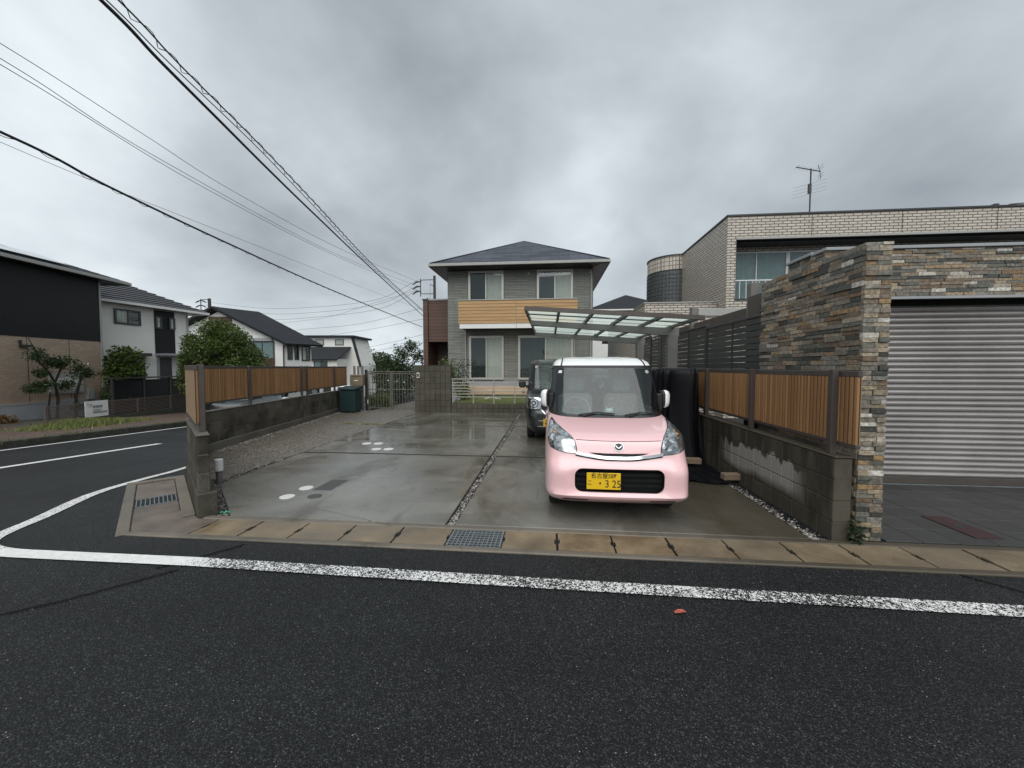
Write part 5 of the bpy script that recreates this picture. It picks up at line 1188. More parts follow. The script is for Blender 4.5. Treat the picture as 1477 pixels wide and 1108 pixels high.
        if not detail:
            side(yf0, yr0, gl0-.01, gl1, 'side_window', M_SIDEGLASS); continue
        side(yf0, yr0, gl0-.015, hb+.03, 'belt_moulding', P['paint']); side(yf0, yr0, hr-.035, gl1, 'roof_rail', P['roofpaint'])
        h0, h1 = hb+.028, hr-.033

        side(yf0, lambda h: yf0(h)+.05, h0, h1, 'front_pillar', P['pillar'])
        side(lambda h: yf0(h)+.05, cst(ys[1]), h0, h1, 'side_window', M_SIDEGLASS); side(cst(ys[1]), cst(ys[1]+.09), h0, h1, 'centre_pillar', M_TRIMBLK)
        side(cst(ys[1]+.09), cst(ys[2]), h0, h1, 'side_window', M_SIDEGLASS); side(cst(ys[2]), cst(ys[2]+.09), h0, h1, 'rear_pillar', P['pillar']); side(cst(ys[2]+.09), lambda h: yr0(h)-.16, h0, h1, 'side_window', M_SIDEGLASS)
        side(lambda h: yr0(h)-.16, yr0, h0, h1, 'rear_pillar', P['paint'])
        # door shut lines and handles
        for y0 in (.98, ys[1]+.045, ys[2]+.045):
            mb = MB(); mb.grid(lambda u, v: C_.SS(y0+u, v, sg)+Vector((sg*.0015, 0, 0)), [-.004, .004], [.32+.04*i for i in range(18)]); put(mb, 'shut_line', M_DARK, fix=False)
        for y0 in (ys[1]-.14, ys[2]-.14): p = C_.SS(y0, .86, sg); boxo('door_handle', P['paint'], root, p.x-.012, p.x+.022, y0-.09, y0+.09, .845, .88, T=T, b=.008)
    for i, y in enumerate(P['axles']):
        for sg in (-1, 1): wheel(root, T, sg*(P['hw']-.125), y, P['r'], .155, sg)
    boxo('underbody', M_DARK, root, -.50, .50, .22, 3.2, .16, .24, T=T)
    if not detail: return root, C_, T, put
    boxo('dashboard', M_DASH, root, -.60, .60, P['dash'], P['dash']+.42, hb-.10, hb+.012, T=T, b=.03)
    boxo('cabin_floor', M_DARK, root, -.62, .62, P['dash']+.3, 3.15, .32, .36, T=T)
    boxo('rear_trim', M_CABIN, root, -.57, .57, 3.0, 3.05, .4, hr-.12, T=T)
    for sg in (-1, 1): boxo('door_trim', M_CABIN, root, sg*.655-.01, sg*.655+.01, 1.0, 3.0, .4, hb-.0, T=T)
    for sg in (-1, 1):
        mb = MB(T); mb.cbox(sg*.32-.24, sg*.32+.24, 1.68, 1.80, .55, 1.21, b=.05); st = mb.build('seat', M_SEAT, root)
        mb = MB(T); mb.cbox(sg*.32-.13, sg*.32+.13, 1.70, 1.79, 1.235, 1.44, b=.04); mb.build('headrest', M_SEATLT, st)
        for k in range(5): mb = MB(T); mb.box(sg*.32-.115, sg*.32+.115, 1.693, 1.70, 1.265+.035*k, 1.277+.035*k); mb.build('stripe', M_CABIN, st)
    mb = MB(); cx_, cy_, cz_ = -.33, P['dash']+.52, hb+.02; tlt = R(28)
    mb.tube([(cx_+.185*math.cos(2*math.pi*k/28), cy_+.185*math.sin(2*math.pi*k/28)*math.sin(tlt), cz_+.185*math.sin(2*math.pi*k/28)*math.cos(tlt)) for k in range(29)], .014, 8, cap=False)
    sw_ = put(mb, 'steering_wheel', M_CABIN); boxo('hub', M_DASH, sw_, cx_-.07, cx_+.07, cy_-.03, cy_+.02, cz_-.06, cz_+.05, T=T, b=.015)
    boxo('rear_view_mirror', M_DASH, root, -.11, .11, P['mirr'], P['mirr']+.03, hr-.17, hr-.105, T=T, b=.012)
    return root, C_, T, put

# ---- the pink car
PW = dict(paint=M_PINK, roofpaint=M_ROOFW, pillar=M_TRIMBLK, hw=.7375, lift=.03, crown=.04, cheek=.022, belt=.98, rail=1.60, top=1.735, glassf=.915, r=.272, arch=.325, axles=(.68, 3.03), side=(1.0, 1.72, 2.58), dash=.86, mirr=1.36, gdepth=.085,
    yf=[(.19, .14), (.235, .05), (.275, -.008), (.305, -.020), (.335, .004), (.36, .008), (.54, -.012), (.585, -.010), (.64, .030), (.672, .045), (.73, .058), (.825, .085), (.85, .115), (.87, .17), (.895, .275), (.925, .425), (.955, .60), (.98, .77), (1.60, 1.245), (1.64, 1.30), (1.68, 1.40), (1.70, 1.50), (1.717, 1.64), (1.728, 1.85), (1.735, 2.05)],
    yr=[(.19, 3.28), (.40, 3.39), (.9, 3.395), (.98, 3.385), (1.60, 3.27), (1.66, 3.2), (1.70, 3.05), (1.728, 2.6), (1.735, 2.4)],
    w=[(.19, .67), (.235, .722), (.27, .732), (.34, .7375), (.70, .7375), (.83, .732), (.92, .716), (.98, .697), (1.60, .642), (1.64, .632), (1.67, .61), (1.695, .565), (1.715, .47), (1.728, .34), (1.735, .16)],
    n=[(.19, 13), (.45, 12), (.66, 10.5), (.85, 7.8), (.98, 7), (1.3, 9), (1.60, 9), (1.66, 7), (1.735, 4)], grille=(-.435, .435, .335, .575, .075))
pc, PC, PT, pput = make_car((.695, 3.83, .02), 0.0, PW, 'small pink car with a white roof and yellow plate parked nose out to the street')
# headlights
HLp = [(x, h-.033) for x, h in ((-.655, .985), (-.60, .955), (-.53, .925), (-.47, .897), (-.435, .862), (-.418, .80), (-.415, .755), (-.435, .740), (-.52, .744), (-.61, .758), (-.672, .772), (-.692, .80), (-.698, .86), (-.690, .92), (-.675, .965))]
def scaled(poly, k):
    cx_ = sum(p[0] for p in poly)/len(poly); cz_ = sum(p[1] for p in poly)/len(poly); return [(cx_+(x-cx_)*k, cz_+(z-cz_)*k) for x, z in poly]
for sg in (-1, 1):
    fl = lambda poly: [(x*(-sg), h) for x, h in poly][::(1 if sg < 0 else -1)]
    hl = pput(PC.patch(fl(scaled(HLp, 1.045)), .003), 'headlight', M_TRIMBLK, fix=False)
    pput(PC.patch(fl(scaled(HLp, .985)), .0055), 'reflector', M_REFL, hl, fix=False)
    bowl = [(-.545+.092*math.cos(a), .792+.070*math.sin(a)) for a in [2*math.pi*k/24 for k in range(24)]]
    pput(PC.patch(fl(bowl), .0075), 'lamp_bowl', M_REFL, hl, fix=False)
    pput(PC.patch(fl([(-.632, .892), (-.60, .882), (-.61, .862), (-.645, .862)]), .008), 'indicator', M_AMBER, hl, fix=False)
    pput(PC.patch(fl(band([(-.66, .882, .006), (-.58, .872, .008), (-.50, .852, .006), (-.45, .817, .004)], .006)), .009), 'chrome_brow', M_CHROME, hl, fix=False)
    pput(PC.patch(fl(scaled(HLp, .985)), .013, thick=.008), 'lens', M_LENS, hl, fix=False)
pput(PC.patch(band([(-.42+.84*k/20, .838-.006*math.cos(math.pi*(k/20-.5)), .0022) for k in range(21)], .002), .0018), 'bonnet_gap', M_DARK, pc, fix=False)
def smile(x): a = abs(x); return .672+.040*max(0, (a-.10)/.32)**1.5
pput(PC.patch(band([(-.29+.58*k/24, smile(-.29+.58*k/24)+.030, .014*(1-abs(k/12-1)**3)+.001) for k in range(25)], .01), .002), 'air_slot', M_DARK, pc, fix=False)
pput(PC.patch(band([(-.425+.85*k/40, smile(-.425+.85*k/40), .013+.006*(1-abs(k/20-1))) for k in range(41)], .017), .022, thick=.03), 'chrome_strip', M_CHROME, pc, fix=False)
pput(PC.patch(band([(-.425+.85*k/40, smile(-.425+.85*k/40)-.021, .006) for k in range(41)], .006), .006), 'strip_gap', M_DARK, pc, fix=False)

mb = MB(PT); pts = rrect(-.430, .430, .340, .570, .072); mb.grid(lambda u, v: (pts[u % len(pts)][0], PC.S(pts[u % len(pts)][0], pts[u % len(pts)][1]).y+.004+v, pts[u % len(pts)][1]), list(range(len(pts)+1)), [0, .075]); gr = mb.build('lower_grille', M_TRIMBLK, pc, fix=False)
mb = MB(PT); mb.poly([(x, .076, z) for x, z in pts]); mb.build('grille_back', M_DARK, gr, fix=False)
for i in range(4):
    z = .375+.052*i; mb = MB(PT); mb.grid(lambda u, v: (u, .030+PC.P['crown']*(u/.73)**2+(.02 if v else 0), z+(.012 if v == 1 else 0)), [-.42+.84*k/16 for k in range(17)], [0, 1]); mb.build('grille_bar', M_GLOSSBLK, gr, fix=False)
plate(pc, PT, -.155, -.012, .455)
# emblem
mb = MB(); n = 32
def oval(r, k): a = 2*math.pi*k/n; return r*1.12*math.cos(a), .783+r*.92*math.sin(a)
def emb(x, z, o): p = PC.S(x, z); return (x, p.y-o, z)
for k in range(n):
    a0, a1 = oval(.042, k), oval(.042, k+1); b0, b1 = oval(.0385, k), oval(.0385, k+1)
    mb.f.append([mb.P(emb(*a0, .012)), mb.P(emb(*a1, .012)), mb.P(emb(*b1, .012)), mb.P(emb(*b0, .012))]); mb.f.append([mb.P(emb(*a0, .0)), mb.P(emb(*a1, .0)), mb.P(emb(*a1, .012)), mb.P(emb(*a0, .012))])
eb = pput(mb, 'emblem', M_CHROME, pc, fix=False)
mb = MB(); mb.poly([emb(*oval(.039, k), .008) for k in range(n)]); pput(mb, 'badge_disc', M_GLOSSBLK, eb, fix=False)
mb = MB()
for sg in (-1, 1): mb.poly([emb(sg*x, .783+z, .012) for x, z in ((0, -.011), (.012, -.001), (.030, .015), (.035, .012), (.018, -.006), (.0, -.016))])
pput(mb, 'badge_wing', M_CHROME, eb, fix=False)
# wipers, stickers, mirrors, roof seams, lower lip
for x0, x1 in ((-.34, .08), (.20, .54)):
    mb = MB(); pts = [PC.S(x0+(x1-x0)*k/8, 1.03-.02*abs(k/4-1)+.012*(k/8)) + Vector((0, -.022, .006)) for k in range(9)]; mb.tube([tuple(p) for p in pts], .009, 6)
    mb.tube([tuple(PC.S(x0+.05, 1.0)+Vector((0, -.02, .0))), tuple(pts[4])], .008, 6); pput(mb, 'wiper', M_TRIMBLK, pc)
pput(PC.patch([(-.565, 1.535), (-.525, 1.535), (-.530, 1.50), (-.575, 1.50)], .004), 'inspection_sticker', M_WHITECAP, pc, fix=False)
pput(PC.patch([(.545+.024*math.cos(a), 1.518+.022*math.sin(a)) for a in [2*math.pi*k/12 for k in range(12)]], .004), 'round_sticker', M_BOXPANEL, pc, fix=False)
for sg in (-1, 1):
    mb = MB(); prof = [(0, 0), (.03, -.035), (.07, -.05), (.10, -.035), (.118, .0), (.118, .05), (.0, .05)]
    A = []
    for z, k in ((1.085, .72), (1.10, .92), (1.15, 1.0), (1.24, 1.0), (1.275, .88), (1.288, .66)): A.append([mb.P((sg*(.672+x*k), 1.10+y*k+.02*(1-k), z)) for x, y in prof])
    for a, b in zip(A, A[1:]):
        for q in range(len(prof)): mb.f.append([a[q], a[(q+1) % len(prof)], b[(q+1) % len(prof)], b[q]])
    mb.f += [A[0][::-1], A[-1]]; mi = pput(mb, 'mirror', M_TRIMBLK, pc, 60)
    mb = MB(); A = []
    for z, k in ((1.080, .70), (1.10, .93), (1.15, 1.01), (1.24, 1.01), (1.278, .89), (1.294, .66)): A.append([mb.P((sg*(.672+x*k), 1.097+y*k+.02*(1-k), z)) for x, y in ((.058, -.052), (.078, -.052), (.105, -.040), (.126, .0), (.122, .046))])
    for a, b in zip(A, A[1:]):
        for q in range(4): mb.f.append([a[q], a[q+1], b[q+1], b[q]])
    pput(mb, 'mirror_cap', M_ROOFW, mi, 60, fix=False)
    boxo('mirror_arm', M_TRIMBLK, mi, sg*.665-.035, sg*.665+.035, 1.05, 1.15, 1.04, 1.25, T=PT, b=.012); boxo('mirror_glass', M_GLOSSBLK, mi, sg*.735-.045, sg*.735+.045, 1.151, 1.156, 1.12, 1.26, T=PT)
    mb = MB(); mb.tube([tuple(PC.S(sg*(.535-.03*k/10), 1.598+.012*k)+Vector((0, -.002, .003))) for k in range(9)], .0085, 6); pput(mb, 'roof_seam', M_TRIMBLK, pc)
    pput(PC.patch([(sg*.30, .262), (sg*.30, .245), (sg*.55, .245), (sg*.55, .265)][::sg], .004), 'lower_vent', M_DARK, pc, fix=False)
oo = MB(); oo.v = []; 
def ell(mbx, c, rx, ry, rz, n=10, m=6):
    g = [[mbx.P((c[0]+rx*math.sin(math.pi*j/m)*math.cos(2*math.pi*i/n), c[1]+ry*math.sin(math.pi*j/m)*math.sin(2*math.pi*i/n), c[2]+rz*math.cos(math.pi*j/m))) for i in range(n)] for j in range(m+1)]
    for a, b in zip(g, g[1:]):
        for k in range(n): mbx.f.append([a[k], a[(k+1) % n], b[(k+1) % n], b[k]])
ell(oo, (.05, 1.02, 1.035), .05, .03, .035); orn = tag(pput(oo, 'ornament', M_WHITECAP, None), 'small rounded white ornament on the dashboard of the pink car', 'ornament')
for sg in (-1, 1): MB(PT).tube([(.05+sg*.03, 1.02, 1.045), (.05+sg*.034, 1.02, 1.085)], [.014, .005], 6).build('ear', M_WHITECAP, orn)
hc_ = MB()
for x, z in ((-.10, 1.40), (-.07, 1.42), (.0, 1.41), (.03, 1.37), (.035, 1.33), (.0, 1.31)): ell(hc_, (x, 1.50, z), .018, .01, .022, 6, 4)
hc_.tube([(-.03, 1.49, 1.46), (-.03, 1.50, 1.36)], .004, 4)
tag(pput(hc_, 'hanging_charm', M_CABIN, None), 'pale dangling charm hung from the rear view mirror of the pink car', 'charm')
# ---- the black car behind it
PB = dict(PW); PB.update(paint=M_BLACKCAR, roofpaint=M_BLACKCAR, lift=.02, crown=.03, belt=1.06, rail=1.66, top=1.79, grille=(-.33, .33, .33, .44, .03), gdepth=.06, dash=.78, mirr=1.30,
    yf=[(.19, .10), (.24, .045), (.30, .012), (.45, .0), (.60, .0), (.66, .02), (.90, .05), (.95, .075), (.985, .13), (1.0, .22), (1.03, .45), (1.06, .70), (1.66, 1.10), (1.70, 1.16), (1.74, 1.28), (1.765, 1.45), (1.78, 1.7), (1.79, 2.0)],
    yr=[(.19, 3.28), (.40, 3.39), (.9, 3.395), (1.06, 3.385), (1.66, 3.29), (1.72, 3.2), (1.76, 3.05), (1.78, 2.6), (1.79, 2.4)],
    w=[(.19, .66), (.26, .705), (.36, .732), (.46, .7375), (.80, .7375), (.95, .725), (1.06, .705), (1.66, .648), (1.70, .635), (1.73, .60), (1.755, .53), (1.775, .40), (1.79, .16)],
    n=[(.19, 6), (.7, 7.5), (1.0, 7.5), (1.3, 9), (1.66, 9), (1.72, 7), (1.79, 4)])
bc, BC, BT_, bput = make_car((.215, 8.05, .02), R(1.0), PB, 'black boxy small car with round headlights parked under the carport')
for sg in (-1, 1):
    fl = lambda poly: [(x*(-sg), h) for x, h in poly][::(1 if sg < 0 else -1)]
    hl = bput(BC.patch(fl(rrect(-.680, -.385, .695, .93, .045)), .004), 'headlight', M_CHROME, bc, fix=False)
    for r, m, o in ((.098, M_TRIMBLK, .007), (.082, M_CHROME, .010), (.050, M_GLOSSBLK, .013), (.030, M_REFL, .016)): bput(BC.patch(fl([(-.53+r*math.cos(a), .812+r*math.sin(a)) for a in [2*math.pi*k/28 for k in range(28)]]), o), 'lamp_ring', m, hl, fix=False)
    bput(BC.patch(fl(rrect(-.672, -.392, .702, .922, .042)), .020, thick=.012), 'lens', M_LENS, hl, fix=False)
    bput(BC.patch(fl(band([(-.385, .70, .018), (-.33, .64, .016), (-.27, .575, .014), (-.20, .555, .014), (0, .55, .014)], .015)), .012, thick=.02), 'chrome_strip', M_CHROME, bc, fix=False)
    bput(BC.patch(fl(band([(-.43, .455, .006), (-.30, .45, .006)], .006)), .01, thick=.012), 'bumper_trim', M_CHROME, bc, fix=False); bput(BC.patch(fl(band([(-.46, .335, .005), (-.30, .33, .005)], .006)), .01, thick=.012), 'bumper_trim', M_CHROME, bc, fix=False)
    mb = MB(BT_); mb.cbox(sg*.80-.10, sg*.80+.06, .90, 1.02, 1.10, 1.26, b=.03); mb.build('mirror', M_BLACKCAR, bc); boxo('mirror_arm', M_TRIMBLK, bc, sg*.70-.04, sg*.70+.04, .93, 1.0, 1.09, 1.16, T=BT_, b=.01)
bput(BC.patch([(-.36, .93), (-.36, .70), (-.30, .62), (-.2, .60), (.2, .60), (.3, .62), (.36, .70), (.36, .93)][::-1], .003), 'upper_grille', M_GLOSSBLK, bc, fix=False)
bput(BC.patch(band([(-.38, .84, .02), (-.2, .835, .02), (0, .833, .022), (.2, .835, .02), (.38, .84, .02)], .02), .012, thick=.015), 'chrome_bar', M_CHROME, bc, fix=False)
plate(bc, BT_, -.165, -.016, .415, False)
bput(BC.patch([(-.52, 1.60), (-.48, 1.60), (-.48, 1.565), (-.52, 1.565)], .004), 'inspection_sticker', M_WHITECAP, bc, fix=False)
# ---- pale cars glimpsed under the left fence
PS = dict(PW); PS.update(paint=M_ROOFW, roofpaint=M_ROOFW, grille=None); PK = dict(PS); PK.update(paint=M_BLACKCAR)
for i, (n_, s_, lb) in enumerate(((-10.7, 16.6, 'black parked car with white roof showing under the nearest panel of the long slat fence'), (-10.9, 22.2, 'white parked car showing under the second panel of the long slat fence'), (-10.9, 30.0, 'white parked car showing under the far panel of the long slat fence'))):
    p = LF(n_, s_); make_car((p.x, p.y, zg(p.x, p.y)+.004), math.atan2(UL.y, UL.x)-math.pi/2, PS if i else PK, lb, detail=False, group='cars parked along the left road')

# ================================================================== POLES AND WIRES
def catmull(P, k=8):
    P = [Vector(p) for p in P]; Q = [P[0]*2-P[1]]+P+[P[-1]*2-P[-2]]; out = []
    for i in range(1, len(Q)-2):
        a, b, c, d = Q[i-1:i+3]
        for j in range(k): t = j/k; out.append(.5*((2*b)+(c-a)*t+(2*a-5*b+4*c-d)*t*t+(3*b-a-3*c+d)*t**3))
    return out+[P[-1]]
def wire(pts, r, label, group='overhead wires', wrap=None):
    t = catmull(pts); mb = MB(); mb.tube(t, r, 6); o = tag(mb.build('overhead_wire', M_WIRE, None, smooth=False), label, 'overhead wire', group)
    if wrap:
        hx = MB(); L = 0; pp = []
        for a, b in zip(t, t[1:]):
            n = max(2, int((b-a).length/.05)); d = (b-a).normalized(); u = d.orthogonal().normalized(); v = d.cross(u)
            for j in range(n): ph = L*2*math.pi/wrap[1]; pp.append(a.lerp(b, j/n)+(u*math.cos(ph)+v*math.sin(ph))*wrap[0]-Vector((0, 0, wrap[0]*.6))); L += (b-a).length/n
        hx.tube(pp, .006, 4); hx.build('spiral_hanger', M_WIRE, o)
    return o
wire([[-4.4, -6, 6.0], [-5.0, 2.0, 5.92], [-5.25, 4.22, 5.9], [-5.40, 5.04, 5.85], [-5.62, 6.27, 5.8], [-5.97, 7.97, 5.78], [-6.45, 10.35, 5.78], [-7.85, 17.22, 5.85], [-10.9, 33.5, 5.9]], .022, 'thick black cable, lower of the close pair running overhead to the brown annex')
wire([[-4.9, -6, 6.6], [-5.4, 2.0, 6.5], [-5.69, 4.78, 6.45], [-5.86, 5.78, 6.4], [-6.18, 7.88, 6.35], [-6.72, 10.6, 6.33], [-8.43, 18.49, 6.4], [-11.1, 34.0, 6.5]], .012, 'steel messenger wire with spiral hangers, upper of the close overhead pair', wrap=(.045, .45))
wire([[-5.25, -6, 6.62], [-5.6, 2.0, 6.55], [-5.86, 4.70, 6.47], [-6.02, 5.78, 6.42], [-6.3, 7.88, 6.36], [-6.84, 10.6, 6.33], [-8.5, 18.4, 6.35], [-11.15, 34.2, 6.4]], .009, 'thin wire beside the spiral wrapped messenger overhead')
wire([[-12.9, 3, 9.3], [-12.7, 8.08, 9.1], [-12.8, 11.37, 8.95], [-13.1, 15.29, 8.9], [-13.2, 24, 9.1], [-12.45, 36.4, 9.75]], .009, 'top wire of the three thin lines crossing the upper left sky')
wire([[-12.6, 3, 8.75], [-12.43, 7.89, 8.6], [-12.75, 11.81, 8.42], [-13.2, 22.77, 8.6], [-12.5, 36.4, 9.3]], .009, 'middle wire of the three thin lines crossing the upper left sky')
wire([[-12.7, 3, 8.65], [-12.5, 7.93, 8.5], [-12.85, 13.19, 8.3], [-13.25, 22.85, 8.5], [-12.6, 36.4, 8.95]], .009, 'lowest wire of the three thin lines crossing the upper left sky')
wire([[-9.9, 1, 5.9], [-9.55, 6.01, 5.7], [-9.55, 7.66, 5.52], [-9.85, 11.12, 5.4], [-10.7, 18.17, 5.4], [-12.34, 32.85, 5.6], [-12.91, 38.43, 5.7]], .026, 'thick black cable sagging alone across the left sky toward the annex', wrap=(.035, .6))
wire([[-10.6, 5, 6.0], [-10.28, 7.62, 5.8], [-10.0, 9.75, 5.72], [-9.95, 13.33, 5.75], [-10.32, 22.59, 6.05], [-11.0, 34, 6.6]], .005, 'faint thin wire just above the lone thick cable')
for nm, pts in (('uppermost', [[-50.9, 53.0, 11.3], [-39.39, 48.85, 9.6], [-30.33, 45.68, 8.99], [-19.01, 40.73, 8.9], [-12.6, 36.5, 10.0]]), ('second', [[-50.9, 53.0, 10.8], [-38.45, 48.91, 8.85], [-29.47, 45.73, 8.38], [-18.63, 40.74, 8.44], [-12.6, 36.5, 9.5]]), ('third', [[-50.9, 53.0, 10.2], [-38.45, 48.88, 8.11], [-29.47, 45.71, 7.78], [-18.63, 40.72, 7.91], [-12.6, 36.5, 9.05]])):
    wire(pts, .014, nm + ' far wire strung between the two distant poles')
wire([[-49.5, 65.98, 9.48], [-34.68, 57.34, 9.32], [-22.63, 48.47, 9.93], [-13.52, 39.28, 9.63]], .014, 'far wire curving up across the others toward the pole behind the annex')
for nm, pts in (('lowest', [[-60, 87, 2.6], [-36.04, 67.02, 3.81], [-24.98, 58.06, 4.46], [-14, 47, 4.95]]), ('second lowest', [[-60, 88, 3.2], [-36.67, 66.99, 4.44], [-24.98, 58.1, 5.33], [-14, 47, 6.05]]), ('third lowest', [[-60, 86, 6.6], [-42.89, 68.52, 7.11], [-27.14, 57.99, 7.59], [-14, 47, 7.9]]), ('fourth lowest', [[-60, 77, 8.3], [-45.48, 66.31, 8.34], [-29.3, 57.81, 8.35], [-14, 47, 9.4]])):
    wire(pts, .018, nm + ' far wire low over the garden tree')
up_ = thing('utility_pole', 'dark utility pole with a square insulator frame rising behind the brown annex', 'utility pole', (-11.0, 36.5, -1.5))
MB().tube([(-11.0, 36.5, -1.6), (-11.0, 36.5, 10.35)], [.17, .12], 14).build('mast', M_POLE, up_)
for z in (9.98, 8.65): MB().tube([(-11.0, 36.5, z), (-12.2, 36.5, z), (-12.36, 36.5, z-.12 if z > 9 else z+.12)], .035, 6).build('cross_arm', M_POLE, up_)
MB().tube([(-12.38, 36.5, 10.1), (-12.38, 36.5, 8.4)], .05, 6).build('frame_bar', M_POLE, up_)
for z in (9.82, 9.37, 8.9):
    i_ = MB(); i_.tube([(-12.40, 36.5, z), (-12.75, 36.4, z-.05), (-13.1, 36.3, z-.32)], [.06, .08, .05], 8); i_.build('insulator', M_POLE, up_)
MB().tube([(-11.0, 36.5, 9.3), (-11.4, 36.5, 9.55), (-11.42, 36.5, 9.42)], .03, 6).build('bracket', M_POLE, up_)
MB().tube([(-11.42, 36.5, 9.4), (-11.42, 36.5, 8.2)], .01, 4).build('drop_wire', M_POLE, up_); MB().tube([(-11.75, 36.5, 8.25), (-11.6, 36.5, 8.1), (-11.5, 36.5, 8.2)], .05, 6).build('clamp', M_POLE, up_)
p2 = thing('utility_pole', 'distant utility pole with zigzag insulators above the pale and gabled house roofs', 'utility pole', (-50.2, 53, -3))
MB().tube([(-50.2, 53, -3.5), (-50.2, 53, 11.75)], [.25, .2], 12).build('mast', M_POLE, p2); MB().tube([(-51.6, 53, 11.7), (-51.6, 53, 9.5)], .06, 6).build('frame_bar', M_POLE, p2)
for z in (11.6, 9.9): MB().tube([(-50.2, 53, z), (-51.6, 53, z)], .05, 6).build('cross_arm', M_POLE, p2)
for z in (11.4, 10.7, 10.0):
    for sg in (-1, 1): MB().tube([(-51.6, 53, z+.1), (-51.6+sg*.5, 53, z-.05), (-51.6+sg*.85, 53, z-.25)], [.07, .1, .05], 8).build('insulator', M_POLE, p2)
p3 = thing('utility_pole', 'tiny far utility pole beside the brown annex edge', 'utility pole', (-36.4, 107, -4))
MB().tube([(-36.0, 107, -4), (-36.0, 107, 5.0)], .2, 8).build('mast', M_POLE, p3)
for z in (6.4, 5.6): MB().tube([(-37.6, 107, z), (-35.4, 107, z)], .08, 5).build('cross_arm', M_POLE, p3)
MB().tube([(-36.8, 107, 6.9), (-36.8, 107, 4.8)], .08, 5).build('frame_bar', M_POLE, p3)

# ================================================================== PLANTS
def leaves(mb, c, rad, n, size, rg, hollow=.55, lump=.22, flat=1.0, ctr=None):
    cl = [(Vector((rg.gauss(0, 1), rg.gauss(0, 1), rg.gauss(0, 1))).normalized(), rg.uniform(-1, 1)) for _ in range(28)]
    for _ in range(n):
        d = Vector((rg.gauss(0, 1), rg.gauss(0, 1), rg.gauss(0, 1))).normalized()
        b = max(cl, key=lambda q: q[0].dot(d)); k = (hollow+(1-hollow)*rg.random()**.6)*(1+lump*b[1]*max(0, b[0].dot(d)*4-3))
        p = Vector((c[0]+d.x*rad[0]*k, c[1]+d.y*rad[1]*k, c[2]+d.z*rad[2]*k))
        leaf(mb, p, size*rg.uniform(.6, 1.25), rg, d)
def leaf(mb, p, s, rg, d=None, droop=.35):
    a = Vector((rg.gauss(0, 1), rg.gauss(0, 1), rg.gauss(0, .6)-droop)); a = (a+(d or Vector((0, 0, 0)))*.8).normalized(); b = a.cross(Vector((rg.gauss(0, 1), rg.gauss(0, 1), rg.gauss(0, 1)))).normalized(); n = a.cross(b)
    i = [mb.P(p), mb.P(p+a*s*.5+b*s*.26+n*s*.05), mb.P(p+a*s), mb.P(p+a*s*.5-b*s*.26+n*s*.05)]; mb.f += [[i[0], i[1], i[2]], [i[0], i[2], i[3]]]
def limbs(mb, base_, tips, r0, rg):
    for tp in tips:
        b = Vector(base_); t = Vector(tp); m = b.lerp(t, .5)+Vector((rg.gauss(0, .08), rg.gauss(0, .08), .05)); mb.tube([b, m, t], [r0, r0*.6, r0*.2], 6)
def plant(name, label, cat, base_, blobs, n, size, m, rg, trunk=.08, stem=True, group=None, **k):
    t = thing(name, label, cat, base_, group); tot = sum(b[3]*b[4]+b[4]*b[5]+b[3]*b[5] for b in blobs)
    if stem:
        mb = MB(); lo = min(b[2] for b in blobs); fork = Vector(base_).lerp(Vector((base_[0], base_[1], lo)), .8) if lo > base_[2] else Vector(base_)+Vector((0, 0, .1)); mb.tube([Vector(base_)-Vector((0, 0, .1)), fork], [trunk, trunk*.75], 8)
        limbs(mb, fork, [(b[0]+rg.gauss(0, .3)*b[3], b[1]+rg.gauss(0, .3)*b[4], b[2]+rg.uniform(-.2, .7)*b[5]) for b in blobs for _ in range(4)], trunk*.6, rg); mb.build('trunk' if cat == 'tree' else 'stem', M_BARK, t)
    mb = MB()
    for b in blobs: leaves(mb, b[:3], b[3:6], int(n*(b[3]*b[4]+b[4]*b[5]+b[3]*b[5])/tot), size, rg, **k)
    mb.build('crown' if cat == 'tree' else 'foliage', m, t, fix=False); return t
rg = random.Random(21)
plant('bushy_tree', 'dense round bright green tree before the white gabled house', 'tree', (-18.7, 20.4, -1.1), [(-18.7, 20.4, 2.4, 1.55, 1.5, 1.65), (-19.5, 20.2, 1.7, 1.2, 1.2, 1.35), (-17.75, 20.6, 1.75, 1.25, 1.2, 1.2), (-18.5, 20.4, 3.2, .95, .9, 1.05), (-18.9, 20.2, .7, 1.7, 1.6, 1.1), (-17.2, 20.6, 1.0, .9, .9, 1.0)]+[(-18.6+1.75*math.cos(q*2.4)*math.sqrt(1-((q-7)/9)**2), 20.35+1.5*math.sin(q*2.4)*math.sqrt(1-((q-7)/9)**2), 2.1+1.75*(q-7)/9, .42, .42, .36) for q in range(16)], 40000, .135, M_LEAF1, rg, .14, hollow=.62, lump=.3)
plant('leafy_tree', 'dark leafy tree between the brown house corner and the pale house window', 'tree', (-22.5, 18.5, -1.0), [(-22.9, 18.6, 1.75, .85, .8, .7), (-22.5, 18.7, 1.35, .6, .6, .55), (-22.8, 18.4, 1.2, .8, .8, .8), (-22.6, 18.5, 2.3, .6, .5, .42)], 5200, .16, M_LEAF1, rg, .08, hollow=.35, lump=.4)
plant('garden_shrub', 'small rounded light green shrub at the foot of the brown house corner', 'shrub', (-22.3, 17.75, -.9), [(-22.3, 17.75, .0, .55, .5, .6)], 1600, .11, M_LEAF3, rg, .03)
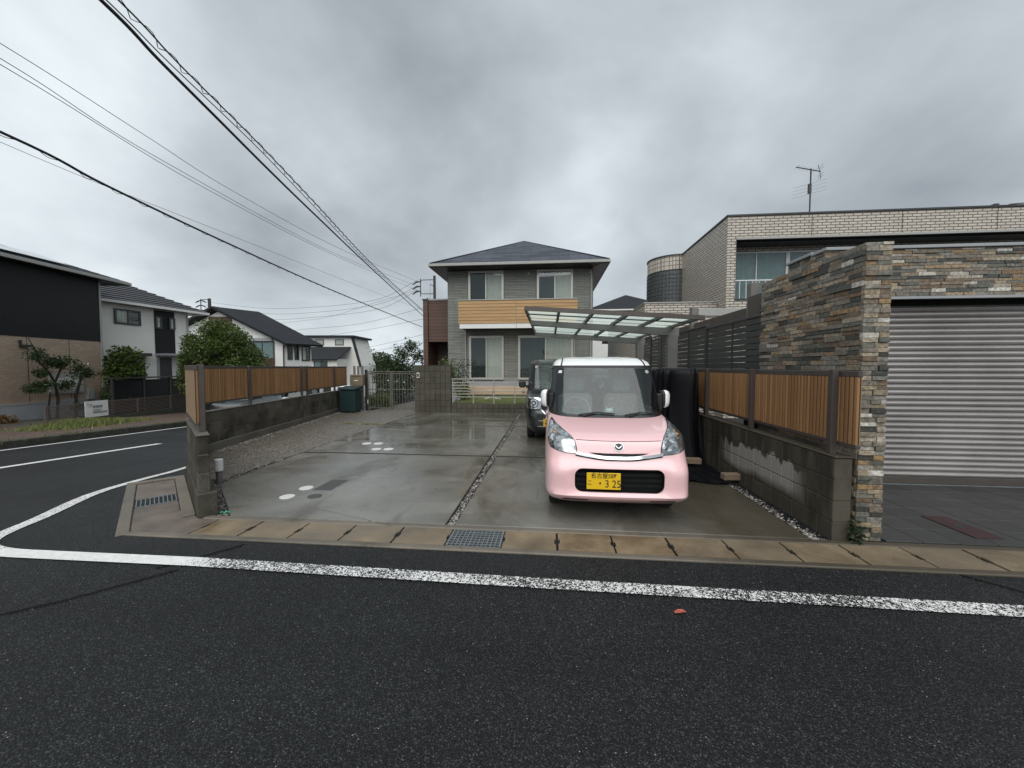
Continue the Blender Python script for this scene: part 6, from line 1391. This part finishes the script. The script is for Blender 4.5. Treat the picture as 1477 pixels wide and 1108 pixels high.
plant('garden_tree', 'loose airy young tree standing beyond the metal gate', 'tree', (-8.1, 20.4, .0), [(-8.35, 20.4, 1.5, .85, .8, .65), (-7.55, 20.5, 2.75, .42, .4, .40), (-7.15, 20.5, 2.2, .38, .4, .35), (-8.0, 20.4, 2.35, .48, .5, .40), (-9.0, 20.3, 2.05, .50, .5, .32), (-7.6, 20.5, 1.0, .8, .7, .8), (-9.2, 20.3, 1.2, .6, .6, .6)], 5200, .135, M_LEAFG, rg, .05, hollow=.05, lump=.5)
plant('garden_shrub', 'low light green shrub with white flowers behind the gate', 'shrub', (-6.75, 14.5, .02), [(-6.75, 14.5, .32, .50, .35, .34), (-6.35, 14.6, .28, .3, .3, .26)], 1500, .085, M_LEAF3, rg, .02, hollow=.2)
plant('garden_hedge', 'dark dense shrubbery lining the far side of the garden path', 'hedge', (-7.0, 17.0, .02), [(-6.95, 16.4, .55, .45, .8, .65), (-7.3, 17.6, .6, .6, 1.2, .75), (-7.6, 19, .6, .6, 1.2, .7)], 3400, .10, M_LEAF2, rg, .02, hollow=.3)
fl = MB()
for _ in range(12): p = Vector((-6.6+rg.gauss(0, .4), 14.9+rg.uniform(-.5, 1.8), rg.choice((.55, .95, 1.05))+rg.gauss(0, .07))); [leaf(fl, p, .055, rg) for _ in range(4)]
o = fl.build('blossoms', M_FLOWER, None, fix=False); o['kind'] = 'stuff'
plant('garden_shrub', 'yellow green shrub tip showing above the jointed block pier', 'shrub', (-4.1, 15.2, .5), [(-4.1, 15.2, 1.55, .35, .3, .5), (-3.9, 15.2, 1.2, .3, .3, .5)], 700, .10, M_LEAF3, rg, .02, hollow=.1, lump=.5)
plant('garden_shrub', 'thin grey green bush leaning against the corner of the grey house', 'shrub', (-3.45, 14.9, .4), [(-3.35, 14.9, 1.55, .40, .3, .45), (-3.5, 14.9, 1.1, .3, .3, .4)], 420, .08, M_LEAF2, rg, .015, hollow=.1, lump=.5)
plant('garden_shrub', 'leafy clump low behind the metal rail next to the pier', 'shrub', (-3.3, 14.3, .4), [(-3.3, 14.3, .72, .36, .3, .36)], 520, .10, M_LEAF3, rg, .015, hollow=.1)
plant('flower_bush', 'small reddish bush at the extreme left edge below the brown house', 'shrub', tuple(LF(-18.6, 16.15, -.85)), [tuple(LF(-18.6, 16.15, -.58))+(.42, .42, .3)], 700, .13, M_REDPLANT, rg, .02)
plant('fern_tuft', 'green fern tuft in the gap between the block wall and the stone pillar', 'fern', (2.765, 3.70, .0), [(2.765, 3.70, .10, .035, .05, .12)], 120, .05, M_LEAF2, rg, .004)
# pruned tree with bare bent stems before the brown house
pt_ = thing('pruned_tree', 'pruned tree with bent bare stems and small leaf pads against the brown tiled wall', 'tree', tuple(LF(-18.9, 18.2, -.8)))
def PL(s, z, n=-18.9): return LF(n, 18.45+(s-18.45)*.66, z)
mb = MB(); b0 = 18.55
mb.tube([PL(18.35, -.9), PL(18.5, .2), PL(18.35, .9), PL(18.75, 1.5), PL(19.0, 1.75)], [.055, .05, .045, .04, .025], 8)
mb.tube([PL(18.45, .8), PL(18.0, 1.4), PL(17.5, 1.8), PL(17.35, 2.3), PL(17.0, 2.75)], [.045, .04, .035, .025, .012], 8)
mb.tube([PL(17.0, 2.75), PL(17.05, 2.95), PL(17.3, 2.9)], [.015, .012, .006], 5)
mb.tube([PL(19.6, -.9), PL(19.65, .3), PL(20.0, 1.0), PL(20.15, 1.35)], [.06, .055, .05, .035], 8)
mb.tube([PL(18.1, .9), PL(17.4, .95), PL(17.1, .8)], [.04, .03, .02], 6); mb.tube([PL(20.1, 1.3), PL(20.6, 1.5)], [.04, .02], 6); mb.tube([PL(17.95, -.9), PL(17.9, -.2), PL(18.05, .5)], [.04, .035, .025], 6)
mb.build('trunk', M_BARK, pt_); mb = MB()
for s, z, rs, rz in ((17.4, 2.15, .50, .32), (18.1, 1.85, .45, .28), (19.0, 1.85, .55, .30), (18.6, 1.75, .4, .25), (20.0, 1.45, .55, .42), (20.5, 1.3, .4, .3), (17.2, .72, .55, .26), (17.8, .85, .5, .24), (19.1, .8, .5, .22), (17.6, 1.35, .4, .2), (19.9, -.25, .35, .18)):
    leaves(mb, PL(s, z), (rs*.6, rs*.75, rz*.9), int(620*rs), .115, rg, hollow=.1, lump=.4)
mb.build('crown', M_LEAFG, pt_, fix=False)
bl_ = MB(); [leaf(bl_, PL(20.35, 1.72)+Vector((rg.gauss(0, .04), rg.gauss(0, .04), rg.gauss(0, .04))), .13, rg) for _ in range(12)]; bl_.build('blossom', M_FLOWER, pt_, fix=False)
# verge grass on the far side of the left road
mb = MB()
for _ in range(6500):
    s = rg.triangular(12.8, 19.2, 15.2); n = -14.3+rg.gauss(0, .42)-(s-13)*.2; k = max(.15, 1-abs(s-15.4)/3.8)
    b = LF(n, s); z = zg(b.x, b.y)+.19; a = rg.random()*6.28; h = rg.uniform(.06, .34)*k; q = Vector((math.cos(a), math.sin(a), 0))*.012; l = Vector((rg.gauss(0, .1), rg.gauss(0, .1), 0))
    mb.f.append([mb.P((b.x-q.x, b.y-q.y, z)), mb.P((b.x+q.x, b.y+q.y, z)), mb.P((b.x+l.x, b.y+l.y, z+h))])
for _ in range(2500):
    s = rg.uniform(8, 24); n = -12.42+rg.gauss(0, .05); b = LF(n, s); z = zg(b.x, b.y)+rg.uniform(.05, .19); h = rg.uniform(.02, .10); l = Vector((rg.gauss(.03, .05), rg.gauss(0, .05), 0))
    mb.f.append([mb.P((b.x, b.y-.012, z)), mb.P((b.x, b.y+.012, z)), mb.P((b.x+l.x, b.y+l.y, z+h))])
for c in ((-5.0, 10.13), (-4.75, 10.15), (-5.5, 10.14)):
    for _ in range(120): x, y = c[0]+rg.gauss(0, .09), c[1]+rg.gauss(0, .03); mb.f.append([mb.P((x-.006, y, .015)), mb.P((x+.006, y, .015)), mb.P((x+rg.gauss(0, .03), y+rg.gauss(0, .03), rg.uniform(.03, .07)))])
o = mb.build('grass', M_GRASS, None, fix=False); o['kind'] = 'stuff'
# far trees beyond the houses
mb = MB()
for x, y, z, r, h in ((-40, 80, 1.0, 4.0, 4.2), (-37.6, 82, .8, 3.8, 4.0), (-35.2, 84, -.2, 3.2, 3.3), (-46, 86, 1, 5, 4.0)): leaves(mb, (x, y, z), (r, r, h), 3000, .55, rg, hollow=.4)
t = thing('far_tree', 'dark mass of one broad tree far behind the white stepped roof house', 'tree', (-38, 82, -4)); mb.build('crown', M_LEAFFAR, t, fix=False)
MB().tube([(-38, 82, -5), (-38, 82, 0)], .5, 8).build('trunk', M_BARK, t)
mb = MB()
for i in range(46): x = -150+7.5*i+rg.gauss(0, 3); y = 135+rg.gauss(0, 12); h = rg.uniform(3.2, 5.6); leaves(mb, (x, y, -2.5), (5.5, 5, h+1.5), 620, .9, rg, hollow=.4)
o = mb.build('far_woods', M_LEAFFAR, None, fix=False); o['kind'] = 'stuff'
# litter
mb = MB()
pts = [(.0, -.012), (.03, -.02), (.055, -.01), (.075, .004), (.05, .016), (.02, .018), (-.006, .006)]
mb.poly([(.82+x, 2.52+y, .012+.012*math.sin(x*40)) for x, y in pts]); o = mb.build('fallen_leaf', M_LEAFRED, None, fix=False); md = o.modifiers.new('solid', 'SOLIDIFY'); md.thickness = .0015; tag(o, 'single reddish fallen leaf lying on the wet asphalt', 'leaf')
mb = MB(); mb.grid(lambda u, v: (-3.58+.13*u, 3.76+.05*v+.03*u, .012+.022*abs(math.sin(u*9+v*3))), [i/8 for i in range(9)], [0, .3, .6, 1]); o = mb.build('wrapper', M_GREENLITTER, None, fix=False); md = o.modifiers.new('solid', 'SOLIDIFY'); md.thickness = .001; tag(o, 'crumpled green wrapper in the gravel at the foot of the stepped corner wall', 'litter')
